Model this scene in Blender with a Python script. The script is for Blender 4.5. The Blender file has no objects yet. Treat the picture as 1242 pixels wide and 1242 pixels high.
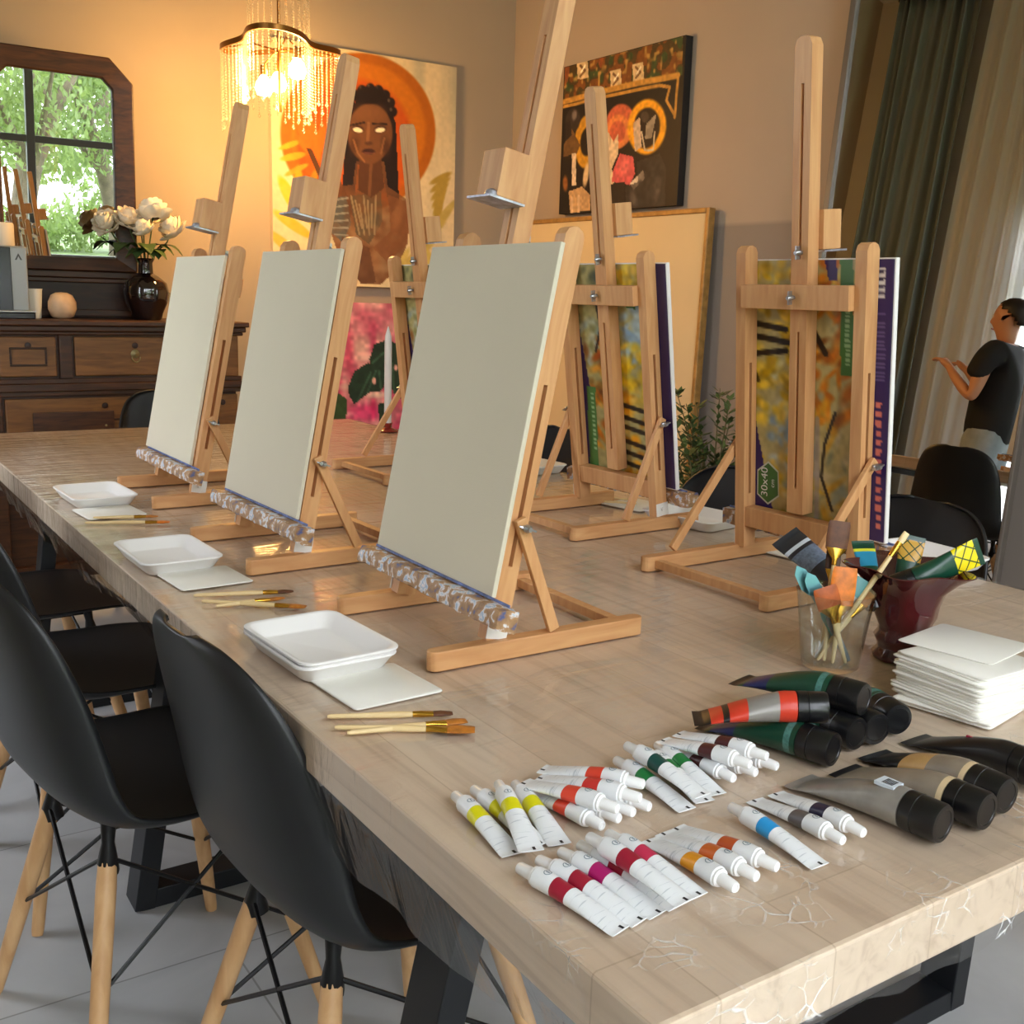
import bpy, bmesh, math, random
import numpy as np
from mathutils import Vector, Matrix, Euler
R_ = random.Random(7)
PI = math.pi
rad = math.radians
SC = bpy.context.scene
COL = SC.collection

# ---------------------------------------------------------------- camera model
F_PX, PITCH, ROLL, YAW, EYE = 1305.283, 0.197714, -0.0294598, 0.5910806, Vector((0, 0, 1.22))
def _axes():
    cy, sy = math.cos(YAW), math.sin(YAW)
    fwd = Vector((sy*math.cos(PITCH), cy*math.cos(PITCH), -math.sin(PITCH)))
    right = Vector((cy, -sy, 0)); down = fwd.cross(right)
    c, s = math.cos(ROLL), math.sin(ROLL)
    return c*right + s*down, -s*right + c*down, fwd
AX = _axes()
def ray(px, py): return AX[0]*((px-621)/F_PX) + AX[1]*((py-621)/F_PX) + AX[2]
def at_z(px, py, z):
    d = ray(px, py); return EYE + d*((z-EYE.z)/d.z)
def at_y(px, py, y):
    d = ray(px, py); return EYE + d*((y-EYE.y)/d.y)
def at_x(px, py, x):
    d = ray(px, py); return EYE + d*((x-EYE.x)/d.x)

cam_d = bpy.data.cameras.new('camera'); cam = bpy.data.objects.new('camera', cam_d); COL.objects.link(cam)
cam_d.sensor_width = 36; cam_d.sensor_fit = 'HORIZONTAL'; cam_d.lens = 36*F_PX/1242; cam_d.clip_start = 0.02
m = Matrix((AX[0], -AX[1], -AX[2])).transposed().to_4x4(); m.translation = EYE
cam.matrix_world = m
SC.camera = cam
SC.view_settings.view_transform = 'Standard'; SC.view_settings.look = 'None'
SC.view_settings.gamma = 1; SC.view_settings.use_curve_mapping = False
SC.view_settings.exposure = 0.33
cy = SC.cycles
cy.use_denoising = True; cy.max_bounces = 9; cy.diffuse_bounces = 5; cy.glossy_bounces = 5
cy.transparent_max_bounces = 24; cy.transmission_bounces = 6; cy.caustics_reflective = False; cy.caustics_refractive = False
cy.sample_clamp_indirect = 6.0

# ---------------------------------------------------------------- materials
def lin(c):
    if len(c) == 3 and max(c) > 1.0001: c = [v/255 for v in c]
    return tuple((v/12.92 if v <= .04045 else ((v+.055)/1.055)**2.4) for v in c[:3]) + (1,)
MATS = {}
def new_mat(name):
    m = bpy.data.materials.new(name); m.use_nodes = True
    nt = m.node_tree; b = nt.nodes['Principled BSDF']
    return m, nt, b
def N(nt, typ, **k):
    n = nt.nodes.new(typ)
    for a, v in k.items():
        if a.startswith('i_'):
            n.inputs[a[2:].replace('_', ' ')].default_value = v
        else: setattr(n, a, v)
    return n
def ramp(nt, stops):
    r = nt.nodes.new('ShaderNodeValToRGB'); e = r.color_ramp.elements
    while len(e) < len(stops): e.new(0.5)
    for el, (p, c) in zip(e, stops): el.position = p; el.color = c
    return r
def mat(name, col, rough=.5, metal=0., spec=.5, noise=0., nscale=30, bump=0., bscale=80, emit=None, coat=0., trans=0.):
    if name in MATS: return MATS[name]
    m, nt, b = new_mat(name); L = nt.links
    c = lin(col); b.inputs['Base Color'].default_value = c
    b.inputs['Roughness'].default_value = rough; b.inputs['Metallic'].default_value = metal
    b.inputs['Specular IOR Level'].default_value = spec; b.inputs['Coat Weight'].default_value = coat
    b.inputs['Transmission Weight'].default_value = trans
    tc = N(nt, 'ShaderNodeTexCoord')
    if noise:
        n = N(nt, 'ShaderNodeTexNoise'); n.inputs['Scale'].default_value = nscale; n.inputs['Detail'].default_value = 5
        L.new(tc.outputs['Object'], n.inputs['Vector'])
        k = noise
        r = ramp(nt, [(.3, tuple(v*(1-k) for v in c[:3])+(1,)), (.7, tuple(min(1, v*(1+k)) for v in c[:3])+(1,))])
        L.new(n.outputs['Fac'], r.inputs['Fac']); L.new(r.outputs['Color'], b.inputs['Base Color'])
    if bump:
        n = N(nt, 'ShaderNodeTexNoise'); n.inputs['Scale'].default_value = bscale; n.inputs['Detail'].default_value = 6
        L.new(tc.outputs['Object'], n.inputs['Vector'])
        bp = N(nt, 'ShaderNodeBump'); bp.inputs['Strength'].default_value = bump; bp.inputs['Distance'].default_value = .002
        L.new(n.outputs['Fac'], bp.inputs['Height']); L.new(bp.outputs['Normal'], b.inputs['Normal'])
    if emit:
        b.inputs['Emission Color'].default_value = lin(emit[0]); b.inputs['Emission Strength'].default_value = emit[1]
    MATS[name] = m; return m
def wood(name, c1, c2, stretch=(30, 30, 2), rough=.5, spec=.4, bump=.05):
    if name in MATS: return MATS[name]
    m, nt, b = new_mat(name); L = nt.links
    tc = N(nt, 'ShaderNodeTexCoord'); mp = N(nt, 'ShaderNodeMapping'); mp.inputs['Scale'].default_value = stretch
    L.new(tc.outputs['Object'], mp.inputs['Vector'])
    n = N(nt, 'ShaderNodeTexNoise'); n.inputs['Scale'].default_value = 2.2; n.inputs['Detail'].default_value = 7; n.inputs['Distortion'].default_value = .8
    L.new(mp.outputs['Vector'], n.inputs['Vector'])
    r = ramp(nt, [(.32, lin(c1)), (.68, lin(c2))])
    L.new(n.outputs['Fac'], r.inputs['Fac']); L.new(r.outputs['Color'], b.inputs['Base Color'])
    bp = N(nt, 'ShaderNodeBump'); bp.inputs['Strength'].default_value = bump; bp.inputs['Distance'].default_value = .002
    L.new(n.outputs['Fac'], bp.inputs['Height']); L.new(bp.outputs['Normal'], b.inputs['Normal'])
    b.inputs['Roughness'].default_value = rough; b.inputs['Specular IOR Level'].default_value = spec
    MATS[name] = m; return m

# ---------------------------------------------------------------- mesh helpers
class MB:
    """collects geometry for ONE mesh"""
    def __init__(s): s.v = []; s.f = []; s.m = []
    def add(s, vs, fs, mi=0, M=None):
        o = len(s.v)
        for p in vs:
            p = Vector(p); s.v.append(tuple(M @ p) if M else tuple(p))
        for f in fs: s.f.append(tuple(o+i for i in f)); s.m.append(mi)
        return s
    def box(s, x0, x1, y0, y1, z0, z1, mi=0, M=None):
        vs = [(x0,y0,z0),(x1,y0,z0),(x1,y1,z0),(x0,y1,z0),(x0,y0,z1),(x1,y0,z1),(x1,y1,z1),(x0,y1,z1)]
        return s.add(vs, [(0,3,2,1),(4,5,6,7),(0,1,5,4),(1,2,6,5),(2,3,7,6),(3,0,4,7)], mi, M)
    def lathe(s, prof, n=24, mi=0, M=None, cap=True, squash=None):
        vs = []; fs = []
        for (r, z) in prof:
            for k in range(n):
                a = 2*PI*k/n; q = squash(a, z) if squash else 1
                vs.append((r*q*math.cos(a), r*q*math.sin(a), z))
        for i in range(len(prof)-1):
            for k in range(n):
                a, b = i*n+k, i*n+(k+1) % n
                fs.append((a, b, b+n, a+n))
        if cap:
            if prof[0][0] > 1e-6: fs.append(tuple(reversed(range(n))))
            if prof[-1][0] > 1e-6: fs.append(tuple(range((len(prof)-1)*n, len(prof)*n)))
        return s.add(vs, fs, mi, M)
    def sweep(s, pts, rads, n=10, mi=0, M=None, flat=None, cap=True):
        """tube through pts with radius per point; flat=(wa,wb) scales the two cross axes"""
        pts = [Vector(p) for p in pts]
        if not hasattr(rads, '__len__'): rads = [rads]*len(pts)
        vs = []; fs = []; up = None
        for i, p in enumerate(pts):
            t = (pts[min(i+1, len(pts)-1)] - pts[max(i-1, 0)]).normalized()
            if up is None:
                up = Vector((0, 0, 1)) if abs(t.z) < .9 else Vector((1, 0, 0))
            a = t.cross(up).normalized(); b = a.cross(t).normalized(); up = b
            fa, fb = flat if flat else (1, 1)
            for k in range(n):
                q = 2*PI*k/n
                vs.append(p + a*(rads[i]*fa*math.cos(q)) + b*(rads[i]*fb*math.sin(q)))
        for i in range(len(pts)-1):
            for k in range(n):
                c, d = i*n+k, i*n+(k+1) % n
                fs.append((c, d, d+n, c+n))
        if cap:
            fs.append(tuple(reversed(range(n)))); fs.append(tuple(range((len(pts)-1)*n, len(pts)*n)))
        return s.add(vs, fs, mi, M)
    def bar(s, a, b, w, h, mi=0, up=(0, 0, 1), M=None):
        """rectangular bar from a to b, w across, h along up"""
        a, b = Vector(a), Vector(b); t = (b-a).normalized(); u = Vector(up)
        x = t.cross(u).normalized(); u = x.cross(t).normalized()
        vs = []
        for p in (a, b):
            for (i, j) in ((-1,-1),(1,-1),(1,1),(-1,1)): vs.append(p + x*(i*w/2) + u*(j*h/2))
        return s.add(vs, [(3,2,1,0),(4,5,6,7),(0,1,5,4),(1,2,6,5),(2,3,7,6),(3,0,4,7)], mi, M)
    def prism(s, poly, z0, z1, mi=0, M=None):
        n = len(poly)
        vs = [(x, y, z0) for x, y in poly] + [(x, y, z1) for x, y in poly]
        fs = [tuple(reversed(range(n))), tuple(range(n, 2*n))] + [(i, (i+1) % n, n+(i+1) % n, n+i) for i in range(n)]
        return s.add(vs, fs, mi, M)
    def grid(s, fn, nu, nv, mi=0, closed_u=False):
        vs = [fn(i/nu, j/nv) for j in range(nv+1) for i in range(nu+1)]
        fs = [(j*(nu+1)+i, j*(nu+1)+i+1, (j+1)*(nu+1)+i+1, (j+1)*(nu+1)+i) for j in range(nv) for i in range(nu)]
        return s.add(vs, fs, mi)
    def mesh(s, name, mats, smooth=True, ang=38, fix=True):
        me = bpy.data.meshes.new(name); me.from_pydata(s.v, [], s.f)
        for q in (mats if isinstance(mats, (list, tuple)) else [mats]): me.materials.append(q)
        for p, mi in zip(me.polygons, s.m): p.material_index = mi
        if fix:
            bm = bmesh.new(); bm.from_mesh(me); bmesh.ops.recalc_face_normals(bm, faces=bm.faces); bm.to_mesh(me); bm.free()
        if smooth:
            me.polygons.foreach_set('use_smooth', [True]*len(me.polygons)); me.set_sharp_from_angle(angle=rad(ang))
        me.update(); return me
def O(name, me, parent=None, loc=(0,0,0), rot=(0,0,0), bevel=0., solid=0., sub=0):
    o = bpy.data.objects.new(name, me); COL.objects.link(o)
    o.parent = parent; o.location = loc; o.rotation_euler = rot
    if solid:
        q = o.modifiers.new('solid', 'SOLIDIFY'); q.thickness = solid; q.offset = 0
    if bevel:
        q = o.modifiers.new('bevel', 'BEVEL'); q.width = bevel; q.segments = 2; q.limit_method = 'ANGLE'; q.harden_normals = False
    if sub:
        q = o.modifiers.new('sub', 'SUBSURF'); q.levels = sub; q.render_levels = sub
    return o
def tag(o, label, cat, group=None, kind=None):
    o['label'] = label; o['category'] = cat
    if group: o['group'] = group
    if kind: o['kind'] = kind
    return o
def thing(name, label, cat, loc=(0,0,0), rotz=0., group=None):
    o = bpy.data.objects.new(name, None); COL.objects.link(o); o.empty_display_size = .05
    o.location = loc; o.rotation_euler = (0, 0, rotz)
    return tag(o, label, cat, group)
def struct(name, me, label=None, bevel=0., **k):
    o = O(name, me, bevel=bevel, **k); o['kind'] = 'structure'
    if label: o['label'] = label
    return o
_cache = {}
def cached(key, fn):
    if key not in _cache: _cache[key] = fn()
    return _cache[key]
TT = .75          # table top height
ZF = .7526        # top of the film on the table
def on_table(px, py, z=ZF): return at_z(px, py, z)

# ---------------------------------------------------------------- painted pictures (real flat pictures: colour per vertex of a fine grid)
class Pic:
    def __init__(s, w, h, bg, to_uv, seed=1):
        s.w, s.h = w, h; s.rng = np.random.RandomState(seed)
        s.a = np.zeros((h, w, 3)); s.a[:] = np.array(bg, float)
        s.X, s.Y = np.meshgrid((np.arange(w)+.5)/w, (np.arange(h)+.5)/h); s.uv = to_uv
    def noise(s, cells, seed=None):
        r = np.random.RandomState(seed if seed is not None else s.rng.randint(1 << 30))
        cx, cy_ = cells; g = r.rand(cy_+2, cx+2)
        x = s.X*cx; y = s.Y*cy_; i = x.astype(int); j = y.astype(int); fx = x-i; fy = y-j
        fx = fx*fx*(3-2*fx); fy = fy*fy*(3-2*fy)
        return (g[j,i]*(1-fx)+g[j,i+1]*fx)*(1-fy)+(g[j+1,i]*(1-fx)+g[j+1,i+1]*fx)*fy
    def mix(s, mask, c):
        mask = np.clip(mask, 0, 1)[..., None]; s.a = s.a*(1-mask)+np.array(c, float)*mask
    def poly(s, pts, c, k=1., tex=0.):
        P = [s.uv(*p) for p in pts]; ins = np.zeros(s.X.shape, bool)
        for (x0, y0), (x1, y1) in zip(P, P[1:]+P[:1]):
            if abs(y1-y0) < 1e-9: continue
            cr = ((y0 > s.Y) != (y1 > s.Y)) & (s.X < (x1-x0)*(s.Y-y0)/(y1-y0)+x0); ins ^= cr
        mk = ins*k
        if tex: mk = mk*(1-tex+tex*s.noise((s.w//6, s.h//6)))
        s.mix(mk, c)
    def ell(s, cx, cy_, rx, ry, c, rot=0., k=1., soft=.15, ring=None, tex=0., a0=None):
        """ellipse given in the picture's own source coordinates"""
        n = 40; ca, sa = math.cos(rad(rot)), math.sin(rad(rot))
        u0 = np.array(s.uv(cx, cy_)); ux = np.array(s.uv(cx+rx*ca, cy_+rx*sa))-u0; uy = np.array(s.uv(cx-ry*sa, cy_+ry*ca))-u0
        D = np.linalg.inv(np.array([ux, uy]).T)
        dx, dy = s.X-u0[0], s.Y-u0[1]
        q = np.sqrt((D[0,0]*dx+D[0,1]*dy)**2+(D[1,0]*dx+D[1,1]*dy)**2)
        mk = np.clip((1-q)/soft, 0, 1)
        if ring: mk = mk*np.clip((q-ring)/soft, 0, 1)
        if tex: mk = mk*(1-tex+tex*s.noise((s.w//5, s.h//5)))
        s.mix(mk*k, c)
    def line(s, pts, wd, c, k=1.):
        P = [np.array(s.uv(*p)) for p in pts]; asp = s.h/s.w; d = np.full(s.X.shape, 9.)
        w0 = abs(s.uv(pts[0][0]+wd, pts[0][1])[0]-s.uv(*pts[0])[0])/2
        for a, b in zip(P, P[1:]):
            ab = (b-a)*np.array([1, asp]); L2 = (ab**2).sum()+1e-12
            px, py = s.X-a[0], (s.Y-a[1])*asp
            t = np.clip((px*ab[0]+py*ab[1])/L2, 0, 1)
            d = np.minimum(d, np.hypot(px-t*ab[0], py-t*ab[1]))
        s.mix(np.clip((w0*1.15-d)/(w0*.4+1e-9), 0, 1)*k, c)
    def grain(s, amt, cells=None):
        n = s.noise(cells or (s.w//3, s.h//3)); s.a = np.clip(s.a*(1+amt*(n-.5)[..., None]*2), 0, 255)
    def mesh(s, name, fn, material):
        """fn(u, v) -> 3D point, v down"""
        w, h = s.w, s.h
        vs = [fn(i/(w-1), j/(h-1)) for j in range(h) for i in range(w)]
        fs = [(j*w+i, (j+1)*w+i, (j+1)*w+i+1, j*w+i+1) for j in range(h-1) for i in range(w-1)]
        me = bpy.data.meshes.new(name); me.from_pydata(vs, [], fs); me.materials.append(material)
        c = s.a/255.; c = np.where(c <= .04045, c/12.92, ((c+.055)/1.055)**2.4)
        at = me.color_attributes.new('paint', 'FLOAT_COLOR', 'POINT')
        at.data.foreach_set('color', np.concatenate([c.reshape(-1, 3), np.ones((w*h, 1))], 1).astype(np.float32).ravel())
        return me
def paint_mat(name, rough=.45, spec=.4):
    if name in MATS: return MATS[name]
    m, nt, b = new_mat(name); a = N(nt, 'ShaderNodeVertexColor'); a.layer_name = 'paint'
    nt.links.new(a.outputs['Color'], b.inputs['Base Color']); b.inputs['Roughness'].default_value = rough; b.inputs['Specular IOR Level'].default_value = spec
    MATS[name] = m; return m
# ================================================================ the room
XR, YB, XL, YN, ZC = 3.42, 5.2, -.9, -2.2, 4.25
def wall_mat(name, up, low=None, zsplit=1.55, axis_soft=.01):
    m, nt, b = new_mat(name); L = nt.links
    tc = N(nt, 'ShaderNodeTexCoord'); n = N(nt, 'ShaderNodeTexNoise'); n.inputs['Scale'].default_value = 1.3; n.inputs['Detail'].default_value = 6
    L.new(tc.outputs['Object'], n.inputs['Vector'])
    def shade(c): 
        c = lin(c); r = ramp(nt, [(.3, tuple(v*.94 for v in c[:3])+(1,)), (.7, tuple(min(1, v*1.04) for v in c[:3])+(1,))])
        L.new(n.outputs['Fac'], r.inputs['Fac']); return r
    u = shade(up)
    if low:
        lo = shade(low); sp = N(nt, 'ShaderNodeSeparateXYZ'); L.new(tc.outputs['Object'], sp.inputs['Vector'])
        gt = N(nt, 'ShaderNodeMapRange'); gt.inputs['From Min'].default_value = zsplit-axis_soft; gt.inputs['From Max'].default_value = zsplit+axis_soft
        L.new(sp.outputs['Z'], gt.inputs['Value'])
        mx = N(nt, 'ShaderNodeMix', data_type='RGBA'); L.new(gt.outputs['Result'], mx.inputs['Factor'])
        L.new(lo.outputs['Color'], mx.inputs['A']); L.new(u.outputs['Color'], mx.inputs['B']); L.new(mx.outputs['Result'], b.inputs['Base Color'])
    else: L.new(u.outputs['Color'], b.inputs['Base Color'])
    n2 = N(nt, 'ShaderNodeTexNoise'); n2.inputs['Scale'].default_value = 180; L.new(tc.outputs['Object'], n2.inputs['Vector'])
    bp = N(nt, 'ShaderNodeBump'); bp.inputs['Strength'].default_value = .06; bp.inputs['Distance'].default_value = .002
    L.new(n2.outputs['Fac'], bp.inputs['Height']); L.new(bp.outputs['Normal'], b.inputs['Normal'])
    b.inputs['Roughness'].default_value = .8; b.inputs['Specular IOR Level'].default_value = .2
    return m
W_BACK = wall_mat('wall paint back', (170, 151, 130))
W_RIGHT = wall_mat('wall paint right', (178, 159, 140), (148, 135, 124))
W_PALE = wall_mat('wall paint pale', (186, 178, 166))
CEIL = wall_mat('ceiling paint', (196, 192, 184))

def floor_mat():
    m, nt, b = new_mat('grey floor tiles'); L = nt.links
    tc = N(nt, 'ShaderNodeTexCoord'); br = N(nt, 'ShaderNodeTexBrick'); br.offset = .5
    br.inputs['Scale'].default_value = 1; br.inputs['Brick Width'].default_value = 1.2; br.inputs['Row Height'].default_value = .6
    br.inputs['Mortar Size'].default_value = .0022; br.inputs['Mortar Smooth'].default_value = .3
    br.inputs['Color1'].default_value = lin((194, 195, 195)); br.inputs['Color2'].default_value = lin((187, 189, 190)); br.inputs['Mortar'].default_value = lin((150, 150, 148))
    L.new(tc.outputs['Object'], br.inputs['Vector'])
    n = N(nt, 'ShaderNodeTexNoise'); n.inputs['Scale'].default_value = 3.2; n.inputs['Detail'].default_value = 9; n.inputs['Distortion'].default_value = .6
    L.new(tc.outputs['Object'], n.inputs['Vector'])
    r = ramp(nt, [(.3, (.74, .74, .75, 1)), (.7, (1, 1, 1, 1))]); L.new(n.outputs['Fac'], r.inputs['Fac'])
    mx = N(nt, 'ShaderNodeMix', data_type='RGBA', blend_type='MULTIPLY'); mx.inputs['Factor'].default_value = 1
    L.new(br.outputs['Color'], mx.inputs['A']); L.new(r.outputs['Color'], mx.inputs['B']); L.new(mx.outputs['Result'], b.inputs['Base Color'])
    b.inputs['Roughness'].default_value = .55; b.inputs['Specular IOR Level'].default_value = .35
    return m
struct('floor', MB().box(XL-.15, XR+.15, YN-.15, YB+.15, -.1, 0).mesh('floor', floor_mat(), smooth=False))
struct('ceiling', MB().box(XL-.15, XR+.15, YN-.15, YB+.15, ZC, ZC+.1).mesh('ceiling', CEIL, smooth=False))
struct('wall_back', MB().box(XL-.15, XR+.15, YB, YB+.15, 0, ZC).mesh('wall_back', W_BACK, smooth=False))
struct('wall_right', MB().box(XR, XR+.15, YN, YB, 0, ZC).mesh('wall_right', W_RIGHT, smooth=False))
# left wall with a wide window opening; front wall (behind the camera) with one mirrored and unseen ones adding daylight
WL = (2.75, 3.74, .35, 2.7)                       # y0 y1 z0 z1
struct('wall_left', MB().box(XL-.15, XL, YN, WL[0], 0, ZC).box(XL-.15, XL, WL[1], YB, 0, ZC).box(XL-.15, XL, WL[0], WL[1], 0, WL[2])
       .box(XL-.15, XL, WL[0], WL[1], WL[3], ZC).mesh('wall_left', W_PALE, smooth=False))
WF = (1.55, 3.25, .7, 2.72)                    # x0 x1 z0 z1
WG = (-.82, 1.3, .12, 3.95)  # unseen window, enlarged to send more daylight onto the table
WH = (1.55, 3.3, 2.9, 3.95)  # unseen transom, added to brighten the table top
fw = MB().box(XL, WG[0], YN-.15, YN, 0, ZC).box(WG[1], WF[0], YN-.15, YN, 0, ZC).box(WF[1], XR, YN-.15, YN, 0, ZC)
fw.box(WG[0], WG[1], YN-.15, YN, 0, WG[2]).box(WG[0], WG[1], YN-.15, YN, WG[3], ZC).box(WF[0], WF[1], YN-.15, YN, 0, WF[2]).box(WF[0], WF[1], YN-.15, YN, WF[3], WH[2]).box(WH[0], WF[1], YN-.15, YN, WH[3], ZC)
struct('wall_front', fw.mesh('wall_front', W_PALE, smooth=False))
struct('baseboard_back', MB().box(XL, XR, YB-.015, YB, 0, .1).mesh('bb', mat('skirting', (200, 190, 175), .5)), bevel=.003)
struct('baseboard_right', MB().box(XR-.015, XR, YN, YB-.015, 0, .1).mesh('bb', MATS['skirting']), bevel=.003)

def schlick(nt, f0, normal=None):
    lw = N(nt, 'ShaderNodeLayerWeight'); lw.inputs['Blend'].default_value = .5
    if normal: nt.links.new(normal, lw.inputs['Normal'])
    pw = N(nt, 'ShaderNodeMath', operation='POWER'); nt.links.new(lw.outputs['Facing'], pw.inputs[0]); pw.inputs[1].default_value = 5
    ma = N(nt, 'ShaderNodeMath', operation='MULTIPLY_ADD'); nt.links.new(pw.outputs[0], ma.inputs[0]); ma.inputs[1].default_value = 1-f0; ma.inputs[2].default_value = f0
    return ma.outputs[0]
def glass_mat(name='window glass', tint=(1, 1, 1, 1), gloss=.045):
    m, nt, b = new_mat(name); L = nt.links; nt.nodes.remove(b); out = nt.nodes['Material Output']
    t = N(nt, 'ShaderNodeBsdfTransparent'); t.inputs['Color'].default_value = tint
    g = N(nt, 'ShaderNodeBsdfGlossy'); g.inputs['Roughness'].default_value = .02
    mx = N(nt, 'ShaderNodeMixShader'); L.new(schlick(nt, gloss), mx.inputs['Fac']); L.new(t.outputs[0], mx.inputs[1]); L.new(g.outputs[0], mx.inputs[2])
    L.new(mx.outputs[0], out.inputs['Surface']); MATS[name] = m; return m
GLASS = glass_mat()
FRAME = mat('dark window frame', (112, 114, 112), .45)
def window_y(name, w, yc, xs, zs, xs_low=()):
    x0, x1, z0, z1 = w; t = .05; b = MB()
    b.box(x0, x0+t, yc-.04, yc+.04, z0, z1).box(x1-t, x1, yc-.04, yc+.04, z0, z1).box(x0+t, x1-t, yc-.04, yc+.04, z0, z0+t).box(x0+t, x1-t, yc-.04, yc+.04, z1-t, z1)
    for x in xs: b.box(x-.04, x+.04, yc-.035, yc+.035, z0+t, z1-t)
    for z in zs:
        e = [x0+t] + [q for x in sorted(xs) for q in (x-.04, x+.04)] + [x1-t]
        for i in range(0, len(e), 2): b.box(e[i], e[i+1], yc-.03, yc+.03, z-.035, z+.035)
    fr = struct(name, b.mesh('frame', FRAME, smooth=False), bevel=.004)
    O('pane', MB().box(x0+.02, x1-.02, yc-.003, yc+.003, z0+.02, z1-.02).mesh('pane', GLASS, smooth=False), fr)
    return fr
window_y('window_1', WF, YN-.075, (2.2,), (1.88,))
window_y('window_2', WG, YN-.075, (.25,), (2.3,))
WH = (WF[0], WF[1], WH[2], WH[3]); window_y('added_window', WH, YN-.075, (2.4,), ())
x0 = XL-.075; b = MB(); y0, y1, z0, z1 = WL
for (a, c) in ((y0, y0+.05), (y1-.05, y1)): b.box(x0-.04, x0+.04, a, c, z0, z1)
for (a, c) in ((z0, z0+.05), (z1-.05, z1)): b.box(x0-.04, x0+.04, y0+.05, y1-.05, a, c)
ms = (3.25,)
for y in ms: b.box(x0-.035, x0+.035, y-.035, y+.035, z0+.05, z1-.05)
e = [y0+.05] + [q for y in ms for q in (y-.035, y+.035)] + [y1-.05]
for i in range(0, len(e), 2): b.box(x0-.03, x0+.03, e[i], e[i+1], 2.1, 2.15)
w3 = struct('window_3', b.mesh('frame', FRAME, smooth=False), bevel=.004)
O('pane', MB().box(x0-.003, x0+.003, y0+.02, y1-.02, z0+.02, z1-.02).mesh('pane', GLASS, smooth=False), w3)

# outside: lawn, trees
struct('ground_outside', MB().box(-14, 14, -26, 16, -.32, -.12).mesh('lawn', mat('lawn', (122, 142, 92), .9, noise=.35, nscale=1.5), smooth=False))
LEAF = mat('tree leaf', (142, 160, 108), .6, noise=.3, nscale=.6)
LEAF2 = mat('tree leaf deep', (118, 140, 94), .6, noise=.3, nscale=.6)
for l_ in (LEAF, LEAF2):
    nt = l_.node_tree; pb = nt.nodes['Principled BSDF']; tr = N(nt, 'ShaderNodeBsdfTranslucent'); tr.inputs['Color'].default_value = lin((156, 178, 96))
    ms_ = N(nt, 'ShaderNodeMixShader'); ms_.inputs['Fac'].default_value = .45; out = nt.nodes['Material Output']
    nt.links.new(pb.outputs[0], ms_.inputs[1]); nt.links.new(tr.outputs[0], ms_.inputs[2]); nt.links.new(ms_.outputs[0], out.inputs['Surface'])
BARK = mat('bark', (112, 100, 84), .9, noise=.3, nscale=9, bump=.5, bscale=30)
def leaf_cloud(blobs, n, size, seed, flat=.8):
    r = random.Random(seed); b = MB()
    for _ in range(n):
        c, q = r.choice(blobs)
        d = Vector((r.gauss(0, 1), r.gauss(0, 1), r.gauss(0, 1))).normalized()*(q*r.random()**.4); d.z *= flat
        p = Vector(c)+d; s = size*(.6+.8*r.random())
        M = Matrix.Translation(p) @ Euler((r.uniform(0, 6.3), r.uniform(0, 6.3), r.uniform(0, 6.3))).to_matrix().to_4x4()
        b.add([(-s, 0, 0), (0, -s*.45, s*.08), (s, 0, 0), (0, s*.45, s*.08)], [(0, 1, 2, 3)], 0, M)
    return b
def tree(name, loc, seed, label, h=5., lean=.25, blobs=None, leafm=LEAF, n=8000):
    r = random.Random(seed); t = thing(name, label, 'tree', loc, 0, 'trees outside the window')
    pts = [Vector((lean*k*k*h*.04, .03*math.sin(k*2), h*.16*k)) for k in range(5)]
    tb = MB().sweep(pts, [.17, .13, .115, .09, .05], 10)
    for k in range(5):
        a = r.uniform(0, 6.28); st = pts[2 if k < 3 else 3]
        tb.sweep([st, st+Vector((.5*math.cos(a), .5*math.sin(a), .55)), st+Vector((1.1*math.cos(a), 1.1*math.sin(a), 1.25))], [.07, .045, .02], 7)
    O('trunk', tb.mesh('trunk', BARK), t)
    bl = blobs or [((r.uniform(-1.3, 1.3), r.uniform(-1, 1), h*.55+r.uniform(-.8, 1.6)), r.uniform(.7, 1.2)) for _ in range(7)]
    O('foliage', leaf_cloud(bl, n, .055, seed).mesh('foliage', leafm, smooth=False, fix=False), t)
tree('garden_tree', (2.7, -6.3, -.12), 3, 'pale trunked tree reflected in the lower panes of the sideboard mirror', 5.2, .3)
tree('garden_tree', (4.4, -7.6, -.12), 5, 'leafy tree reflected at the right of the sideboard mirror', 5.0, -.25, leafm=LEAF2)
tree('garden_tree', (1.3, -7.4, -.12), 9, 'leafy tree reflected at the left of the sideboard mirror', 5.5, .1)
tree('garden_tree', (3.4, -10.5, -.12), 12, 'distant bright green tree behind the pale trunk in the mirror', 6.0, .2, n=10000)
tree('garden_tree', (6.0, -11, -.12), 15, 'distant dark green tree at the edge of the mirrored window', 6.0, .2, leafm=LEAF2, n=10000)
hb = [((x*1.0, 0, .35+.25*math.sin(x*2.1)), .75) for x in range(-9, 12)]+[((x*1.3, -.5, 1.6+.5*math.sin(x*1.3)), .95) for x in range(-6, 8)]
hd = O('hedge', leaf_cloud(hb, 22000, .09, 77).mesh('hedge', LEAF, smooth=False, fix=False), loc=(2, -14, 0)); tag(hd, 'leafy green hedge reflected along the foot of the mirrored window', 'hedge')

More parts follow.
